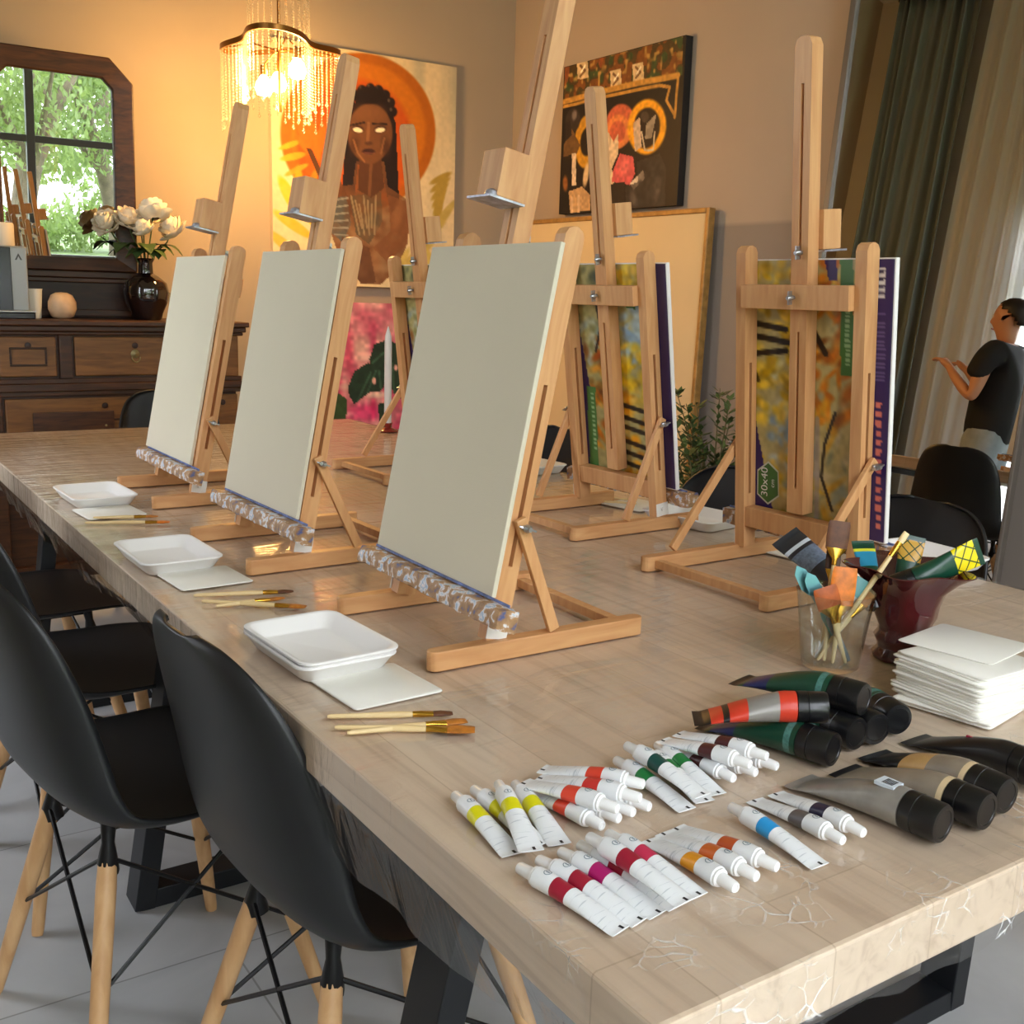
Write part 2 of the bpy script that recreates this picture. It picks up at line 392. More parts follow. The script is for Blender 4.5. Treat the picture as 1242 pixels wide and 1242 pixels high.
# ---------------------------------------------------------------- world and lights
wd = bpy.data.worlds.new('overcast sky'); SC.world = wd; wd.use_nodes = True
WORLD_BG = wd.node_tree.nodes['Background']; WORLD_BG.inputs['Color'].default_value = (.90, .945, 1.03, 1); WORLD_BG.inputs['Strength'].default_value = 8.5
def portal(loc, rot, sx, sy):
    l = bpy.data.lights.new('daylight', 'AREA'); l.shape = 'RECTANGLE'; l.size = sx; l.size_y = sy; l.cycles.is_portal = True
    o = bpy.data.objects.new('daylight', l); COL.objects.link(o); o.location = loc; o.rotation_euler = rot
portal((XL-.16, (WL[0]+WL[1])/2, (WL[2]+WL[3])/2), (0, rad(-90), 0), WL[3]-WL[2], WL[1]-WL[0])
for w in (WF, WG, WH): portal(((w[0]+w[1])/2, YN-.16, (w[2]+w[3])/2), (rad(90), 0, 0), w[1]-w[0], w[3]-w[2])

# ---------------------------------------------------------------- curtains on the left wall (seen in the leaning mirror)
def curtain(y0, y1, ztop, zbot, folds, amp, x, seed, sway=0.):
    r = random.Random(seed); ph = [r.uniform(0, 6) for _ in range(4)]
    def fn(u, v):
        y = y0+(y1-y0)*u; k = .55+.45*v
        d = math.sin(u*folds*2*PI+ph[0]+.5*math.sin(u*7+ph[1]))*amp*k + .35*amp*math.sin(u*folds*4.3*PI+ph[2]+v*1.5)
        return (x+d, y+.02*math.sin(v*3+u*9+ph[3])+sway*v, ztop+(zbot-ztop)*v)
    return MB().grid(fn, 150, 24)
CURT = mat('grey green curtain cloth', (112, 122, 126), .9, bump=.2, bscale=300)
cu = O('curtain', curtain(4.31, 4.97, 4.18, .03, 5, .05, XL+.14, 4).mesh('curtain', CURT), solid=.003)
tag(cu, 'dark grey green pleated curtain reflected in the tall leaning mirror', 'curtain')
def sheer_mat():
    m, nt, b = new_mat('white sheer'); L = nt.links; nt.nodes.remove(b); out = nt.nodes['Material Output']
    t = N(nt, 'ShaderNodeBsdfTransparent'); tl = N(nt, 'ShaderNodeBsdfTranslucent'); df = N(nt, 'ShaderNodeBsdfDiffuse')
    for q in (tl, df): q.inputs['Color'].default_value = lin((236, 237, 240))
    a = N(nt, 'ShaderNodeMixShader'); a.inputs['Fac'].default_value = .5; L.new(tl.outputs[0], a.inputs[1]); L.new(df.outputs[0], a.inputs[2])
    c = N(nt, 'ShaderNodeMixShader'); c.inputs['Fac'].default_value = .72; L.new(t.outputs[0], c.inputs[1]); L.new(a.outputs[0], c.inputs[2])
    L.new(c.outputs[0], out.inputs['Surface']); return m
sh = O('sheer_curtain', curtain(3.44, 4.25, 4.18, .03, 6, .03, XL+.1, 8).mesh('sheer', sheer_mat()))
tag(sh, 'white sheer curtain beside the dark curtain in the leaning mirror', 'curtain')
rod = O('curtain_rod', MB().sweep([(XL+.12, 3.3, 4.195), (XL+.12, 5.0, 4.195)], .012, 10).mesh('rod', mat('dark metal', (40, 40, 42), .4, .6)))
tag(rod, 'dark rod carrying the curtains on the left wall', 'curtain rod')
# ================================================================ the table
TX0, TX1, TY0, TY1 = .438, 1.735, .463, 3.70
def planks():
    m, nt, b = new_mat('pale plank table wood'); L = nt.links
    tc = N(nt, 'ShaderNodeTexCoord'); mp = N(nt, 'ShaderNodeMapping'); mp.inputs['Rotation'].default_value = (0, 0, rad(90))
    L.new(tc.outputs['Object'], mp.inputs['Vector'])
    br = N(nt, 'ShaderNodeTexBrick'); br.offset = .37; br.inputs['Scale'].default_value = 1
    br.inputs['Brick Width'].default_value = .95; br.inputs['Row Height'].default_value = .118
    br.inputs['Mortar Size'].default_value = .0012; br.inputs['Mortar Smooth'].default_value = .6; br.inputs['Bias'].default_value = 0
    br.inputs['Color1'].default_value = lin((236, 215, 193)); br.inputs['Color2'].default_value = lin((225, 202, 178)); br.inputs['Mortar'].default_value = lin((212, 188, 163))
    L.new(mp.outputs['Vector'], br.inputs['Vector'])
    g = N(nt, 'ShaderNodeMapping'); g.inputs['Scale'].default_value = (22, 1.3, 22); L.new(tc.outputs['Object'], g.inputs['Vector'])
    n = N(nt, 'ShaderNodeTexNoise'); n.inputs['Scale'].default_value = 1.6; n.inputs['Detail'].default_value = 8; n.inputs['Distortion'].default_value = 1.6
    L.new(g.outputs['Vector'], n.inputs['Vector'])
    r = ramp(nt, [(.3, (.74, .69, .65, 1)), (.48, (.95, .94, .93, 1)), (.72, (1.03, 1.03, 1.03, 1))]); L.new(n.outputs['Fac'], r.inputs['Fac'])
    mx = N(nt, 'ShaderNodeMix', data_type='RGBA', blend_type='MULTIPLY'); mx.inputs['Factor'].default_value = .85
    L.new(br.outputs['Color'], mx.inputs['A']); L.new(r.outputs['Color'], mx.inputs['B']); L.new(mx.outputs['Result'], b.inputs['Base Color'])
    b.inputs['Roughness'].default_value = .5; b.inputs['Specular IOR Level'].default_value = .3
    return m
PLANK = planks(); BLACKM = mat('black steel', (26, 28, 32), .45, .3)
tb = thing('dining_table', 'long pale plank dining table on black steel frames under clear film', 'table', ((TX0+TX1)/2, (TY0+TY1)/2, 0))
ox, oy = (TX0+TX1)/2, (TY0+TY1)/2
O('tabletop', MB().box(TX0-ox, TX1-ox, TY0-oy, TY1-oy, TT-.054, TT).mesh('tabletop', PLANK, smooth=False), tb, bevel=.004)
for yt, yb in ((.93, 1.0), (2.02, 2.04), (3.25, 3.18)):
    fr = MB(); xt0, xt1, xb0, xb1 = .60, 1.56, .495, 1.635
    fr.bar((xt0-ox, yt-oy, TT-.055), (xb0-ox, yb-oy, .0), .07, .04, up=(1, 0, 0))
    fr.bar((xt1-ox, yt-oy, TT-.055), (xb1-ox, yb-oy, .0), .07, .04, up=(1, 0, 0))
    fr.bar((xb0-ox-.012, yb-oy, .02), (xb1-ox+.012, yb-oy, .02), .07, .04)
    fr.bar((xt0-ox, yt-oy, TT-.07), (xt1-ox, yt-oy, TT-.07), .07, .03)
    O('leg_frame', fr.mesh('leg_frame', BLACKM, smooth=False), tb, bevel=.002)

# clear film wrapped over the table, hanging in wrinkles along the left edge
def film_mat():
    m, nt, b = new_mat('clear film'); L = nt.links; nt.nodes.remove(b); out = nt.nodes['Material Output']
    tc = N(nt, 'ShaderNodeTexCoord')
    mp = N(nt, 'ShaderNodeMapping'); mp.inputs['Scale'].default_value = (2.2, 9, 3); mp.inputs['Rotation'].default_value = (0, 0, rad(24)); L.new(tc.outputs['Object'], mp.inputs['Vector'])
    n = N(nt, 'ShaderNodeTexNoise'); n.inputs['Scale'].default_value = 2.4; n.inputs['Detail'].default_value = 6; n.inputs['Distortion'].default_value = 1.2
    L.new(mp.outputs['Vector'], n.inputs['Vector'])
    w = N(nt, 'ShaderNodeTexNoise', noise_type='RIDGED_MULTIFRACTAL'); w.inputs['Scale'].default_value = 16; w.inputs['Detail'].default_value = 4; L.new(tc.outputs['Object'], w.inputs['Vector'])
    sx_ = N(nt, 'ShaderNodeSeparateXYZ'); L.new(tc.outputs['Object'], sx_.inputs['Vector'])
    cm_ = N(nt, 'ShaderNodeMapRange'); cm_.inputs['From Min'].default_value = .50; cm_.inputs['From Max'].default_value = .80; cm_.inputs['To Min'].default_value = 2.4; cm_.inputs['To Max'].default_value = .10; L.new(sx_.outputs['Y'], cm_.inputs['Value'])
    ad = N(nt, 'ShaderNodeMath', operation='MULTIPLY_ADD'); L.new(w.outputs['Fac'], ad.inputs[0]); L.new(cm_.outputs[0], ad.inputs[1]); L.new(n.outputs['Fac'], ad.inputs[2])
    bp = N(nt, 'ShaderNodeBump'); bp.inputs['Strength'].default_value = .26; bp.inputs['Distance'].default_value = .012; L.new(ad.outputs[0], bp.inputs['Height'])
    t = N(nt, 'ShaderNodeBsdfTransparent'); t.inputs['Color'].default_value = (.97, .965, .955, 1)
    g = N(nt, 'ShaderNodeBsdfGlossy'); g.inputs['Roughness'].default_value = .09; L.new(bp.outputs['Normal'], g.inputs['Normal'])
    mx = N(nt, 'ShaderNodeMixShader'); L.new(schlick(nt, .085, bp.outputs['Normal']), mx.inputs['Fac']); L.new(t.outputs[0], mx.inputs[1]); L.new(g.outputs[0], mx.inputs[2])
    # white glints painted on creases in the crumpled film, mostly round the near end
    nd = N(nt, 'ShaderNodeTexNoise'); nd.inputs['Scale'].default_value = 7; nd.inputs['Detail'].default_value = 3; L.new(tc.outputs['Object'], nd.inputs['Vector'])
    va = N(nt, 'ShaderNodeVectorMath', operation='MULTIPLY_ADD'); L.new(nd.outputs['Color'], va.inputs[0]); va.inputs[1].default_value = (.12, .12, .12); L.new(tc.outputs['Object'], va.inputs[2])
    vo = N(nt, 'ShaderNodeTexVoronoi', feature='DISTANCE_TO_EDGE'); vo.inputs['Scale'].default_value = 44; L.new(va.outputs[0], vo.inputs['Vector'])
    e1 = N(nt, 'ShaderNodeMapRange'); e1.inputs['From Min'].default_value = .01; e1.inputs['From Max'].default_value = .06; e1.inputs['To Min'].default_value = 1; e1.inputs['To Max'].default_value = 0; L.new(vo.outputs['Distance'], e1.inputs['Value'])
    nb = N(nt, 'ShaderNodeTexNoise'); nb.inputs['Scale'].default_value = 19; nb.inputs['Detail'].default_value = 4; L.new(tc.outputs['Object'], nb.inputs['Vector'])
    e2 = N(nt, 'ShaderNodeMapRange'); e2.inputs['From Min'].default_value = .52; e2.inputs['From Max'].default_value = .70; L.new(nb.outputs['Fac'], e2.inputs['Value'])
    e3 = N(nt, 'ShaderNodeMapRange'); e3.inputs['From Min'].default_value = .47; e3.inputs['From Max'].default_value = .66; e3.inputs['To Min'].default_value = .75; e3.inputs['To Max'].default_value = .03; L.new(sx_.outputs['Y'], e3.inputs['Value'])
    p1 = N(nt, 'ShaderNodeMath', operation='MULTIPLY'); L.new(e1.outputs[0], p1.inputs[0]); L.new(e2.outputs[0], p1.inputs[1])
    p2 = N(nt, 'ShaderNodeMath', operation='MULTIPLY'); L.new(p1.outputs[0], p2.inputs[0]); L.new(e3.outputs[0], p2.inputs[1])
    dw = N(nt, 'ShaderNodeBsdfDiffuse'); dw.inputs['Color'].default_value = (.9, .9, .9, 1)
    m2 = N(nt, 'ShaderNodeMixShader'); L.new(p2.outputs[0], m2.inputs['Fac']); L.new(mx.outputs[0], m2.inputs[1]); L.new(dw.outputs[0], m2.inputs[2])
    L.new(m2.outputs[0], out.inputs['Surface']); MATS['film'] = m; return m
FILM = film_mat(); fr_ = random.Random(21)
nz = [[fr_.uniform(-1, 1) for _ in range(400)] for _ in range(3)]
def n1(k, x):
    i = int(math.floor(x)); f = x-i; f = f*f*(3-2*f); return nz[k][i % 400]*(1-f)+nz[k][(i+1) % 400]*f
fm = MB()
ex = .0025
fm.grid(lambda u, v: (TX0-ex+(TX1-TX0+2*ex)*u, TY0-ex+(TY1-TY0+2*ex)*v, TT+.0016+(.0005*n1(0, u*60+v*13)*n1(1, v*140+u*9))), 60, 150)
def skirt(u, v):     # left side: flat on the edge, then a ragged hanging hem
    y = TY0-ex+(TY1-TY0+2*ex)*u; hem = .07+.035*n1(0, u*9)+.008*n1(1, u*37)+.05*math.exp(-((y-1.0)/.45)**2)
    d = v*hem+.0; z = TT+.0016-.056*min(1, v*2.2)-max(0, v-.45)*hem*1.2
    w = max(0, v-.42)
    x = TX0-ex-.0012-w*(.012+.03*n1(2, u*55)*n1(0, u*21+3)+.006*n1(1, u*120))+w*.05
    return (x, y+w*.004*n1(0, u*80), z)
fm.grid(skirt, 320, 14)
fm.grid(lambda u, v: (TX0-ex+(TX1-TX0+2*ex)*u, TY0-ex-.001-.002*abs(n1(0, u*50+v*4))*v, TT+.0016-(.062+.006*n1(1, u*30))*v), 120, 6)
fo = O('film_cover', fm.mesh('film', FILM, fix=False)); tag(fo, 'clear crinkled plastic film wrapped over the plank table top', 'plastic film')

# ================================================================ moulded chairs
SHELL = mat('black moulded plastic', (24, 25, 27), .42, spec=.45, bump=.05, bscale=400)
LEGW = wood('beech chair leg', (196, 150, 102), (216, 174, 126), (18, 18, 3), .45)
WIRE = mat('black wire', (20, 20, 21), .4, .4)
def shell_mesh():
    prof = [(.215, .418, .185, 0), (.195, .437, .2, .004), (.12, .440, .215, .010), (.02, .432, .222, .02), (-.08, .428, .225, .034), (-.15, .443, .222, .048),
            (-.195, .49, .216, .06), (-.218, .56, .208, .066), (-.234, .64, .198, .062), (-.25, .72, .182, .05), (-.262, .78, .152, .034), (-.268, .812, .105, .02), (-.270, .822, .045, .01)]
    n = len(prof)-1
    def ev(v):
        t = min(v*n, n-1e-6); i = int(t); f = t-i
        P = [prof[max(0, min(n, i+k))] for k in (-1, 0, 1, 2)]
        return [.5*(2*P[1][c]+(P[2][c]-P[0][c])*f+(2*P[0][c]-5*P[1][c]+4*P[2][c]-P[3][c])*f*f+(3*P[1][c]-P[0][c]-3*P[2][c]+P[3][c])*f**3) for c in range(4)]
    def fn(u, v):
        x, z, w, c = ev(v); e = ev(min(1, v+.02)); a = ev(max(0, v-.02))
        t = Vector((e[0]-a[0], 0, e[1]-a[1])).normalized(); nrm = Vector((t.z, 0, -t.x))     # to the sitter's side
        s = 2*u-1; k = abs(s)**2.4*c
        return (x+nrm.x*k, w*math.sin(s*PI/2*.92)/math.sin(PI/2*.92), z+nrm.z*k)
    me = MB().grid(fn, 28, 44).mesh('shell', SHELL, ang=80, fix=False); return me
def leg_mesh(sx, sy):
    a, b = Vector((sx*.125, sy*.115, .365)), Vector((sx*.205, sy*.215, 0))
    return MB().sweep([a, a.lerp(b, .1), a.lerp(b, .6), a.lerp(b, .97), b], [.0140, .0155, .0140, .0115, .010], 14).mesh('leg', LEGW)
def bracket_mesh(sx, sy):
    a = Vector((sx*.125, sy*.115, .365)); t = Vector((sx*.118, sy*.108, .424))
    return MB().sweep([a-Vector((sx*.004, sy*.005, .02)), a, a.lerp(t, .5), t], [.0150, .0155, .0095, .012], 10).mesh('bracket', WIRE)
def brace_mesh():
    b = MB(); cs = [(1, 1), (-1, 1), (-1, -1), (1, -1)]
    P = lambda c, k: Vector((c[0]*(.125+.08*k), c[1]*(.115+.1*k), .365*(1-k)))
    for i in range(4):
        p, q = cs[i], cs[(i+1) % 4]
        b.sweep([P(p, .05)+Vector((0, 0, .03)), P(q, .5)], .0036, 6); b.sweep([P(q, .05)+Vector((0, 0, .03)), P(p, .5)], .0036, 6)
        b.sweep([P(p, -.1)+Vector((0, 0, .01)), P(q, -.1)+Vector((0, 0, .01))], .0036, 6)
    return b.mesh('wire_brace', WIRE)
def chair(x, y, rz, label, group='black moulded chairs around the table'):
    t = thing('moulded_chair', label, 'chair', (x, y, 0), rad(rz), group)
    O('shell', cached('shell', shell_mesh), t, solid=.006)
    for sx in (-1, 1):
        for sy in (-1, 1):
            O('leg', cached(('leg', sx, sy), lambda: leg_mesh(sx, sy)), t)
            O('bracket', cached(('br', sx, sy), lambda: bracket_mesh(sx, sy)), t)
    O('wire_brace', cached('brace', brace_mesh), t)
    return t
chair(.62, 1.25, 4, 'nearest black moulded chair, tucked beside the stacked foam trays')
chair(.44, 1.70, 9, 'black moulded chair with its legs fully showing at the left edge of the photo')
chair(.48, 2.26, 6, 'black moulded chair behind the left one, level with the farthest brushes')
chair(.44, 2.84, 4, 'black moulded chair mostly hidden at the far left end of the table')
chair(1.20, 3.98, -90, 'black moulded chair at the head of the table by the sideboard')
chair(1.72, 1.37, 180, 'black moulded chair behind the glass of brushes, before the leaning mirror')
chair(1.66, 1.82, 183, 'black moulded chair between the two right-hand easels holding printed pads')
chair(1.72, 2.70, 178, 'black moulded chair back showing beside the pale blank board')

# ================================================================ table easels
EAS = wood('beech easel wood', (198, 142, 92), (216, 166, 114), (26, 26, 3), .42)
EASL = wood('beech easel bar', (198, 142, 92), (216, 166, 114), (3, 26, 26), .42)
STEEL = mat('zinc steel', (176, 178, 182), .3, .9)
HINGE = mat('white felt hinge', (228, 226, 220), .6)
def crust_mat():
    m, nt, b = new_mat('paint caked wood'); L = nt.links
    tc = N(nt, 'ShaderNodeTexCoord'); n = N(nt, 'ShaderNodeTexNoise'); n.inputs['Scale'].default_value = 62; n.inputs['Detail'].default_value = 8; n.inputs['Distortion'].default_value = .3
    L.new(tc.outputs['Object'], n.inputs['Vector'])
    r = ramp(nt, [(.30, lin((78, 92, 140))), (.39, lin((150, 116, 82))), (.52, lin((178, 140, 100))), (.57, lin((226, 222, 222))), (.63, lin((150, 176, 204))), (.70, lin((232, 222, 220)))])
    L.new(n.outputs['Fac'], r.inputs['Fac']); L.new(r.outputs['Color'], b.inputs['Base Color'])
    bp = N(nt, 'ShaderNodeBump'); bp.inputs['Strength'].default_value = .7; bp.inputs['Distance'].default_value = .004; L.new(n.outputs['Fac'], bp.inputs['Height']); L.new(bp.outputs['Normal'], b.inputs['Normal'])
    b.inputs['Roughness'].default_value = .55; return m
CRUST = crust_mat()
CRUSTTOP = mat('blue dried paint', (84, 100, 150), .5, noise=.6, nscale=60)
UL = .543
def upright_mesh():
    w, d = .022, .03; h = w/2; b = MB(); s0, s1, g = .10, .34, .0032
    b.box(0, d, -h, h, .0, s0); b.box(0, d/2-g, -h, h, s0, s1); b.box(d/2+g, d, -h, h, s0, s1)
    prof = [(0, s1), (d, s1), (d, UL-.012), (d-.004, UL-.004), (d-.012, UL), (.012, UL), (.004, UL-.004), (0, UL-.012)]
    vs = [(x, -h, z) for x, z in prof]+[(x, h, z) for x, z in prof]; n = len(prof)
    b.add(vs, [tuple(range(n)), tuple(reversed(range(n, 2*n)))]+[(i, n+i, n+(i+1) % n, (i+1) % n) for i in range(n)])
    return b.mesh('upright', EAS, smooth=False)
def mast_mesh(top):
    h, d, g = .0175, .026, .003; b = MB()
    segs = [(.085, .13, 0), (.13, .40, 1), (.40, .52, 0), (.52, top-.07, 1)]
    for a, c, s in segs:
        if s: b.box(0, d, -h, -g, a, c); b.box(0, d, g, h, a, c); b.box(.008, .018, -g, g, a, c)
        else: b.box(0, d, -h, h, a, c)
    z0 = top-.07; prof = [(-h, z0), (h, z0), (h, top-.014), (h-.005, top-.003), (h-.012, top), (-h+.012, top), (-h+.005, top-.003), (-h, top-.014)]
    n = len(prof); vs = [(0, y, z) for y, z in prof]+[(d, y, z) for y, z in prof]
    b.add(vs, [tuple(reversed(range(n))), tuple(range(n, 2*n))]+[(i, (i+1) % n, n+(i+1) % n, n+i) for i in range(n)])
    return b.mesh('mast', EAS, smooth=False)
def foot_mesh():
    p = []; r = .011
    for k in range(7): a = PI/2+PI*k/6; p.append((-.087+r+r*math.cos(a), r*math.sin(a)))
    for k in range(7): a = -PI/2+PI*k/6; p.append((.258-r+r*math.cos(a), r*math.sin(a)))
    return MB().prism(p, 0, .026).mesh('foot', EASL, ang=25)
def nut_mesh():
    b = MB().lathe([(.0035, 0), (.0035, .014), (.0055, .006), (.0055, .011), (.003, .016)], 10)
    b.box(-.011, -.003, -.0012, .0012, .005, .014); b.box(.003, .011, -.0012, .0012, .005, .014)
    return b.mesh('wing_nut', STEEL)
def easel(x, y, rz, lean, nut_z, foot_x, label, crust=True, mtop=.862, block=.605, ledge_off=.0):
    """local +x leans back; origin under the hinge line on the table"""
    t = thing('table_easel', label, 'easel', (x, y, ZF), rad(rz), 'wooden table easels')
    a = rad(lean); A = (0, a, 0); up = (0, 0, .0265)
    for s in (-1, 1):
        O('foot', cached('foot', foot_mesh), t, (0, s*.139, 0), bevel=.0015)
        hy = s*.127
        O('upright', cached('upr', upright_mesh), t, (0, hy, .0265), A)
        h = MB().box(-.002, .030, s*.0112, s*.0126, .003, .030).lathe([(.004, 0), (.004, .003), (0, .0035)], 8, 0, Matrix.Translation((.014, s*.0126, .018)) @ Euler((-s*PI/2, 0, 0)).to_matrix().to_4x4())
        O('hinge', h.mesh('hinge', HINGE), t, (0, hy, .0265), A)
        # strut from the foot to the slot
        zt = Vector((.015*math.cos(a)+nut_z*math.sin(a), s*.1475, .0265+nut_z*math.cos(a)-.015*math.sin(a))); zb = Vector((foot_x, s*.1475, .030))
        tdir = (zb-zt).normalized()
        O('strut', MB().bar(zt-tdir*.012, zb, .009, .016, up=(1, 0, 0)).mesh('strut', EAS, smooth=False), t, bevel=.0012)
        O('wing_nut', cached('nut', nut_mesh), t, zt+Vector((0, s*.0042, 0)), (-s*PI/2, rad(20), 0))
    O('rear_bar', MB().box(.222, .238, -.127, .127, .006, .020).mesh('rear_bar', EAS, smooth=False), t, bevel=.001)
    O('lower_bar', MB().box(.003, .028, -.1155, .1155, .040, .077).mesh('lower_bar', EAS, smooth=False), t, up, A, bevel=.0012)
    O('upper_bar', MB().box(.027, .043, -.1155, .1155, .438, .478).mesh('upper_bar', EAS, smooth=False), t, up, A, bevel=.0012)
    O('mast', mast_mesh(mtop), t, up, A)
    Mx = Matrix.Rotation(a, 4, 'Y')
    for zz in (.458, .53): O('wing_nut', cached('nut', nut_mesh), t, Vector(up)+Mx @ Vector((.043 if zz < .5 else .026, .004, zz)), (0, a+PI/2, 0))
    # ledge
    lb = MB(); r = random.Random(int(x*1000+y*77))
    if crust:
        n = 40
        def fn(u, v):
            yy = -.2+.4*u+ledge_off; c = [(-.001, .055), (-.012, .056), (-.030, .054), (-.0325, .046), (-.031, .031), (-.014, .027), (-.001, .027), (-.001, .055)][int(round(v*7))]
            q = .0022; return (c[0]+(r.uniform(-q, q) if 0 < v < 1 else 0)-(.001 if 0 < v < 1 else 0), yy, c[1]+(r.uniform(-q, q*.2) if v in (0, 1) else r.uniform(-q, q*.2)))
        lb.grid(fn, n, 7); b0 = len(lb.v)
        lb.f += [tuple(reversed([j*(n+1) for j in range(7)])), tuple([j*(n+1)+n for j in range(7)])]; lb.m += [0, 0]
        lb.box(-.011, -.0095, -.19+ledge_off, .19+ledge_off, .0565, .060, 1)
    else:
        lb.box(-.032, -.001, -.18+ledge_off, .18+ledge_off, .034, .060, 0)
    O('ledge', lb.mesh('ledge', [CRUST if crust else EASL, CRUSTTOP], ang=50), t, up, A)
    # sliding clamp block with its steel plate
    cb = MB().box(-.044, -.0005, -.027, .027, block-.032, block+.032)
    ck = O('clamp_block', cb.mesh('clamp_block', EAS, smooth=False), t, up, A, bevel=.0012)
    pl = MB().box(-.056, .0, -.030, .030, block-.0355, block-.0325).lathe([(.010, 0), (.008, .006), (.003, .009)], 12, 0, Matrix.Translation((-.047, -.018, block-.0325)))
    O('clamp_plate', pl.mesh('clamp_plate', mat('smeared steel', (176, 178, 190), .35, .7, noise=.4, nscale=90)), ck)
    return t
def on_easel(x, y, rz, lean):
    return Matrix.Translation((x, y, ZF)) @ Matrix.Rotation(rad(rz), 4, 'Z') @ Matrix.Translation((0, 0, .0265)) @ Matrix.Rotation(rad(lean), 4, 'Y')
CANV = mat('primed canvas', (214, 206, 184), .8, noise=.02, nscale=4, bump=.25, bscale=900)
CANVB = mat('canvas board edge', (236, 230, 214), .7)
E1 = (.702, 2.44, .5, 11.3); E2 = (.685, 1.826, 1.4, 10.8); E3 = (.726, 1.269, -.7, 11.2)
E4 = (1.501, 1.795, 181.5, 8.0); E5 = (1.476, 1.262, 181, 5.2); E6 = (1.449, 2.507, 182, 7.1)
easel(*E1, .16, .115, 'wooden table easel farthest left, its mast against the amber wall')
easel(*E2, .16, .115, 'middle wooden easel of the left row, mast before the woman painting')
easel(*E3, .155, .10, 'nearest wooden easel with a paint-caked ledge, mast cut by the photo top', mtop=.872)
easel(*E4, .20, .125, 'wooden easel seen from behind before the pale framed board', crust=True)
easel(*E5, .19, .18, 'wooden easel seen from behind, right of all, by the brush glass', crust=True, block=.565)
easel(*E6, .19, .16, 'wooden easel mostly hidden behind the nearest blank canvas', crust=True)
def canvas(E, label, off=0.):
    o = O('blank_canvas', MB().box(-.0085, -.0015, -.168, .168, 0, .460).mesh('canvas', CANV, smooth=False), bevel=.001)
    o.matrix_world = on_easel(*E) @ Matrix.Translation((0, off, .0585)); return tag(o, label, 'canvas', 'blank canvases on the left easels')
canvas(E1, 'blank off-white canvas on the farthest left easel', .05)
canvas(E2, 'blank off-white canvas on the middle left easel', .03)
canvas(E3, 'largest blank off-white canvas on the nearest easel', .024)
# ================================================================ sideboard and what stands on it
OLDW = wood('old brown oak', (46, 25, 12), (80, 46, 22), (3, 26, 26), .42, .45)
OLDL = wood('worn oak front', (98, 61, 27), (130, 85, 40), (3, 22, 22), .4, .45)
OLDD = wood('dark oak', (36, 19, 10), (58, 33, 17), (3, 24, 24), .42)
SX0, SX1, SYF, SZ = .34, 1.69, 4.70, 1.072
sb = thing('sideboard', 'old carved oak sideboard with panelled drawers against the back wall', 'sideboard', ((SX0+SX1)/2, 4.95, 0))
sx, sy = (SX0+SX1)/2, 4.95
def B(x0, x1, y0, y1, z0, z1, mb=None): return (mb or MB()).box(x0-sx, x1-sx, y0-sy, y1-sy, z0, z1)
O('body', B(SX0+.03, SX1-.03, SYF+.03, 5.18, .0, SZ-.05).mesh('body', OLDW, smooth=False), sb, bevel=.004)
t_ = B(SX0, SX1+.02, SYF-.02, 5.185, SZ-.022, SZ); B(SX0+.01, SX1+.01, SYF-.005, 5.185, SZ-.045, SZ-.022, t_); B(SX0+.02, SX1, SYF+.008, 5.185, SZ-.06, SZ-.045, t_)
O('top', t_.mesh('top', OLDW, smooth=False), sb, bevel=.005)
r_ = MB()
for z0, z1, d in ((.815, .835, .012), (.785, .815, .0), (.765, .785, .014)): B(SX0+.02, SX1-.01, SYF+d, SYF+.05, z0, z1, r_)
O('rail', r_.mesh('rail', OLDW, smooth=False), sb, bevel=.003)
for x0, x1 in ((.915, .965), (1.47, 1.52), (1.60, 1.665), (.36, .41)):
    O('stile', B(x0, x1, SYF+.006, SYF+.04, .835, 1.012).mesh('stile', OLDL if x0 > 1.4 else OLDW, smooth=False), sb, bevel=.004)
def drawer(x0, x1, z0, z1, inset, bail):
    d = O('drawer', B(x0, x1, SYF+.012, SYF+.04, z0, z1).mesh('drawer', OLDL, smooth=False), sb, bevel=.005)
    cx, cz = (x0+x1)/2, (z0+z1)/2
    if inset:
        f = MB()
        for a in ((cx-.07, cx+.07, cz-.038, cz-.03), (cx-.07, cx+.07, cz+.03, cz+.038), (cx-.07, cx-.062, cz-.03, cz+.03), (cx+.062, cx+.07, cz-.03, cz+.03)): B(a[0], a[1], SYF+.006, SYF+.013, a[2], a[3], f)
        O('moulding', f.mesh('moulding', OLDD, smooth=False), d, bevel=.002)
    k = MB().lathe([(.004, 0), (.013, .003), (.012, .005), (0, .006)], 14, 0, Matrix.Translation((cx-sx, SYF+.012-sy, z1-.035)) @ Matrix.Rotation(PI/2, 4, 'X'))
    O('keyhole', k.mesh('keyhole', OLDD), d)
    if bail:
        h = MB().lathe([(.018, 0), (.018, .002), (.010, .006), (0, .010)], 16, 0, Matrix.Translation((cx-sx, SYF+.012-sy, cz+.01)) @ Matrix.Rotation(PI/2, 4, 'X'))
        h.sweep([(cx-sx+.017*math.cos(a), SYF-.002-sy, cz-.002+.022*math.sin(a)) for a in [PI*(1+k/10) for k in range(11)]], .0025, 7)
        O('handle', h.mesh('handle', mat('aged brass', (150, 136, 96), .4, .8)), d)
drawer(.69, .905, .845, 1.005, True, False); drawer(.42, .68, .845, 1.005, True, False)
drawer(.975, 1.46, .845, 1.005, False, True); drawer(1.525, 1.595, .845, 1.005, False, False)
drawer(.70, 1.47, .50, .755, True, True); drawer(1.52, 1.66, .50, .755, False, False)
for x0, x1 in ((.62, .69), (1.475, 1.515)): O('stile', B(x0, x1, SYF+.006, SYF+.04, .06, .765).mesh('stile', OLDW, smooth=False), sb, bevel=.004)
O('panel', B(.80, 1.12, SYF+.004, SYF+.013, .54, .70).mesh('panel', OLDW, smooth=False), sb, bevel=.008)
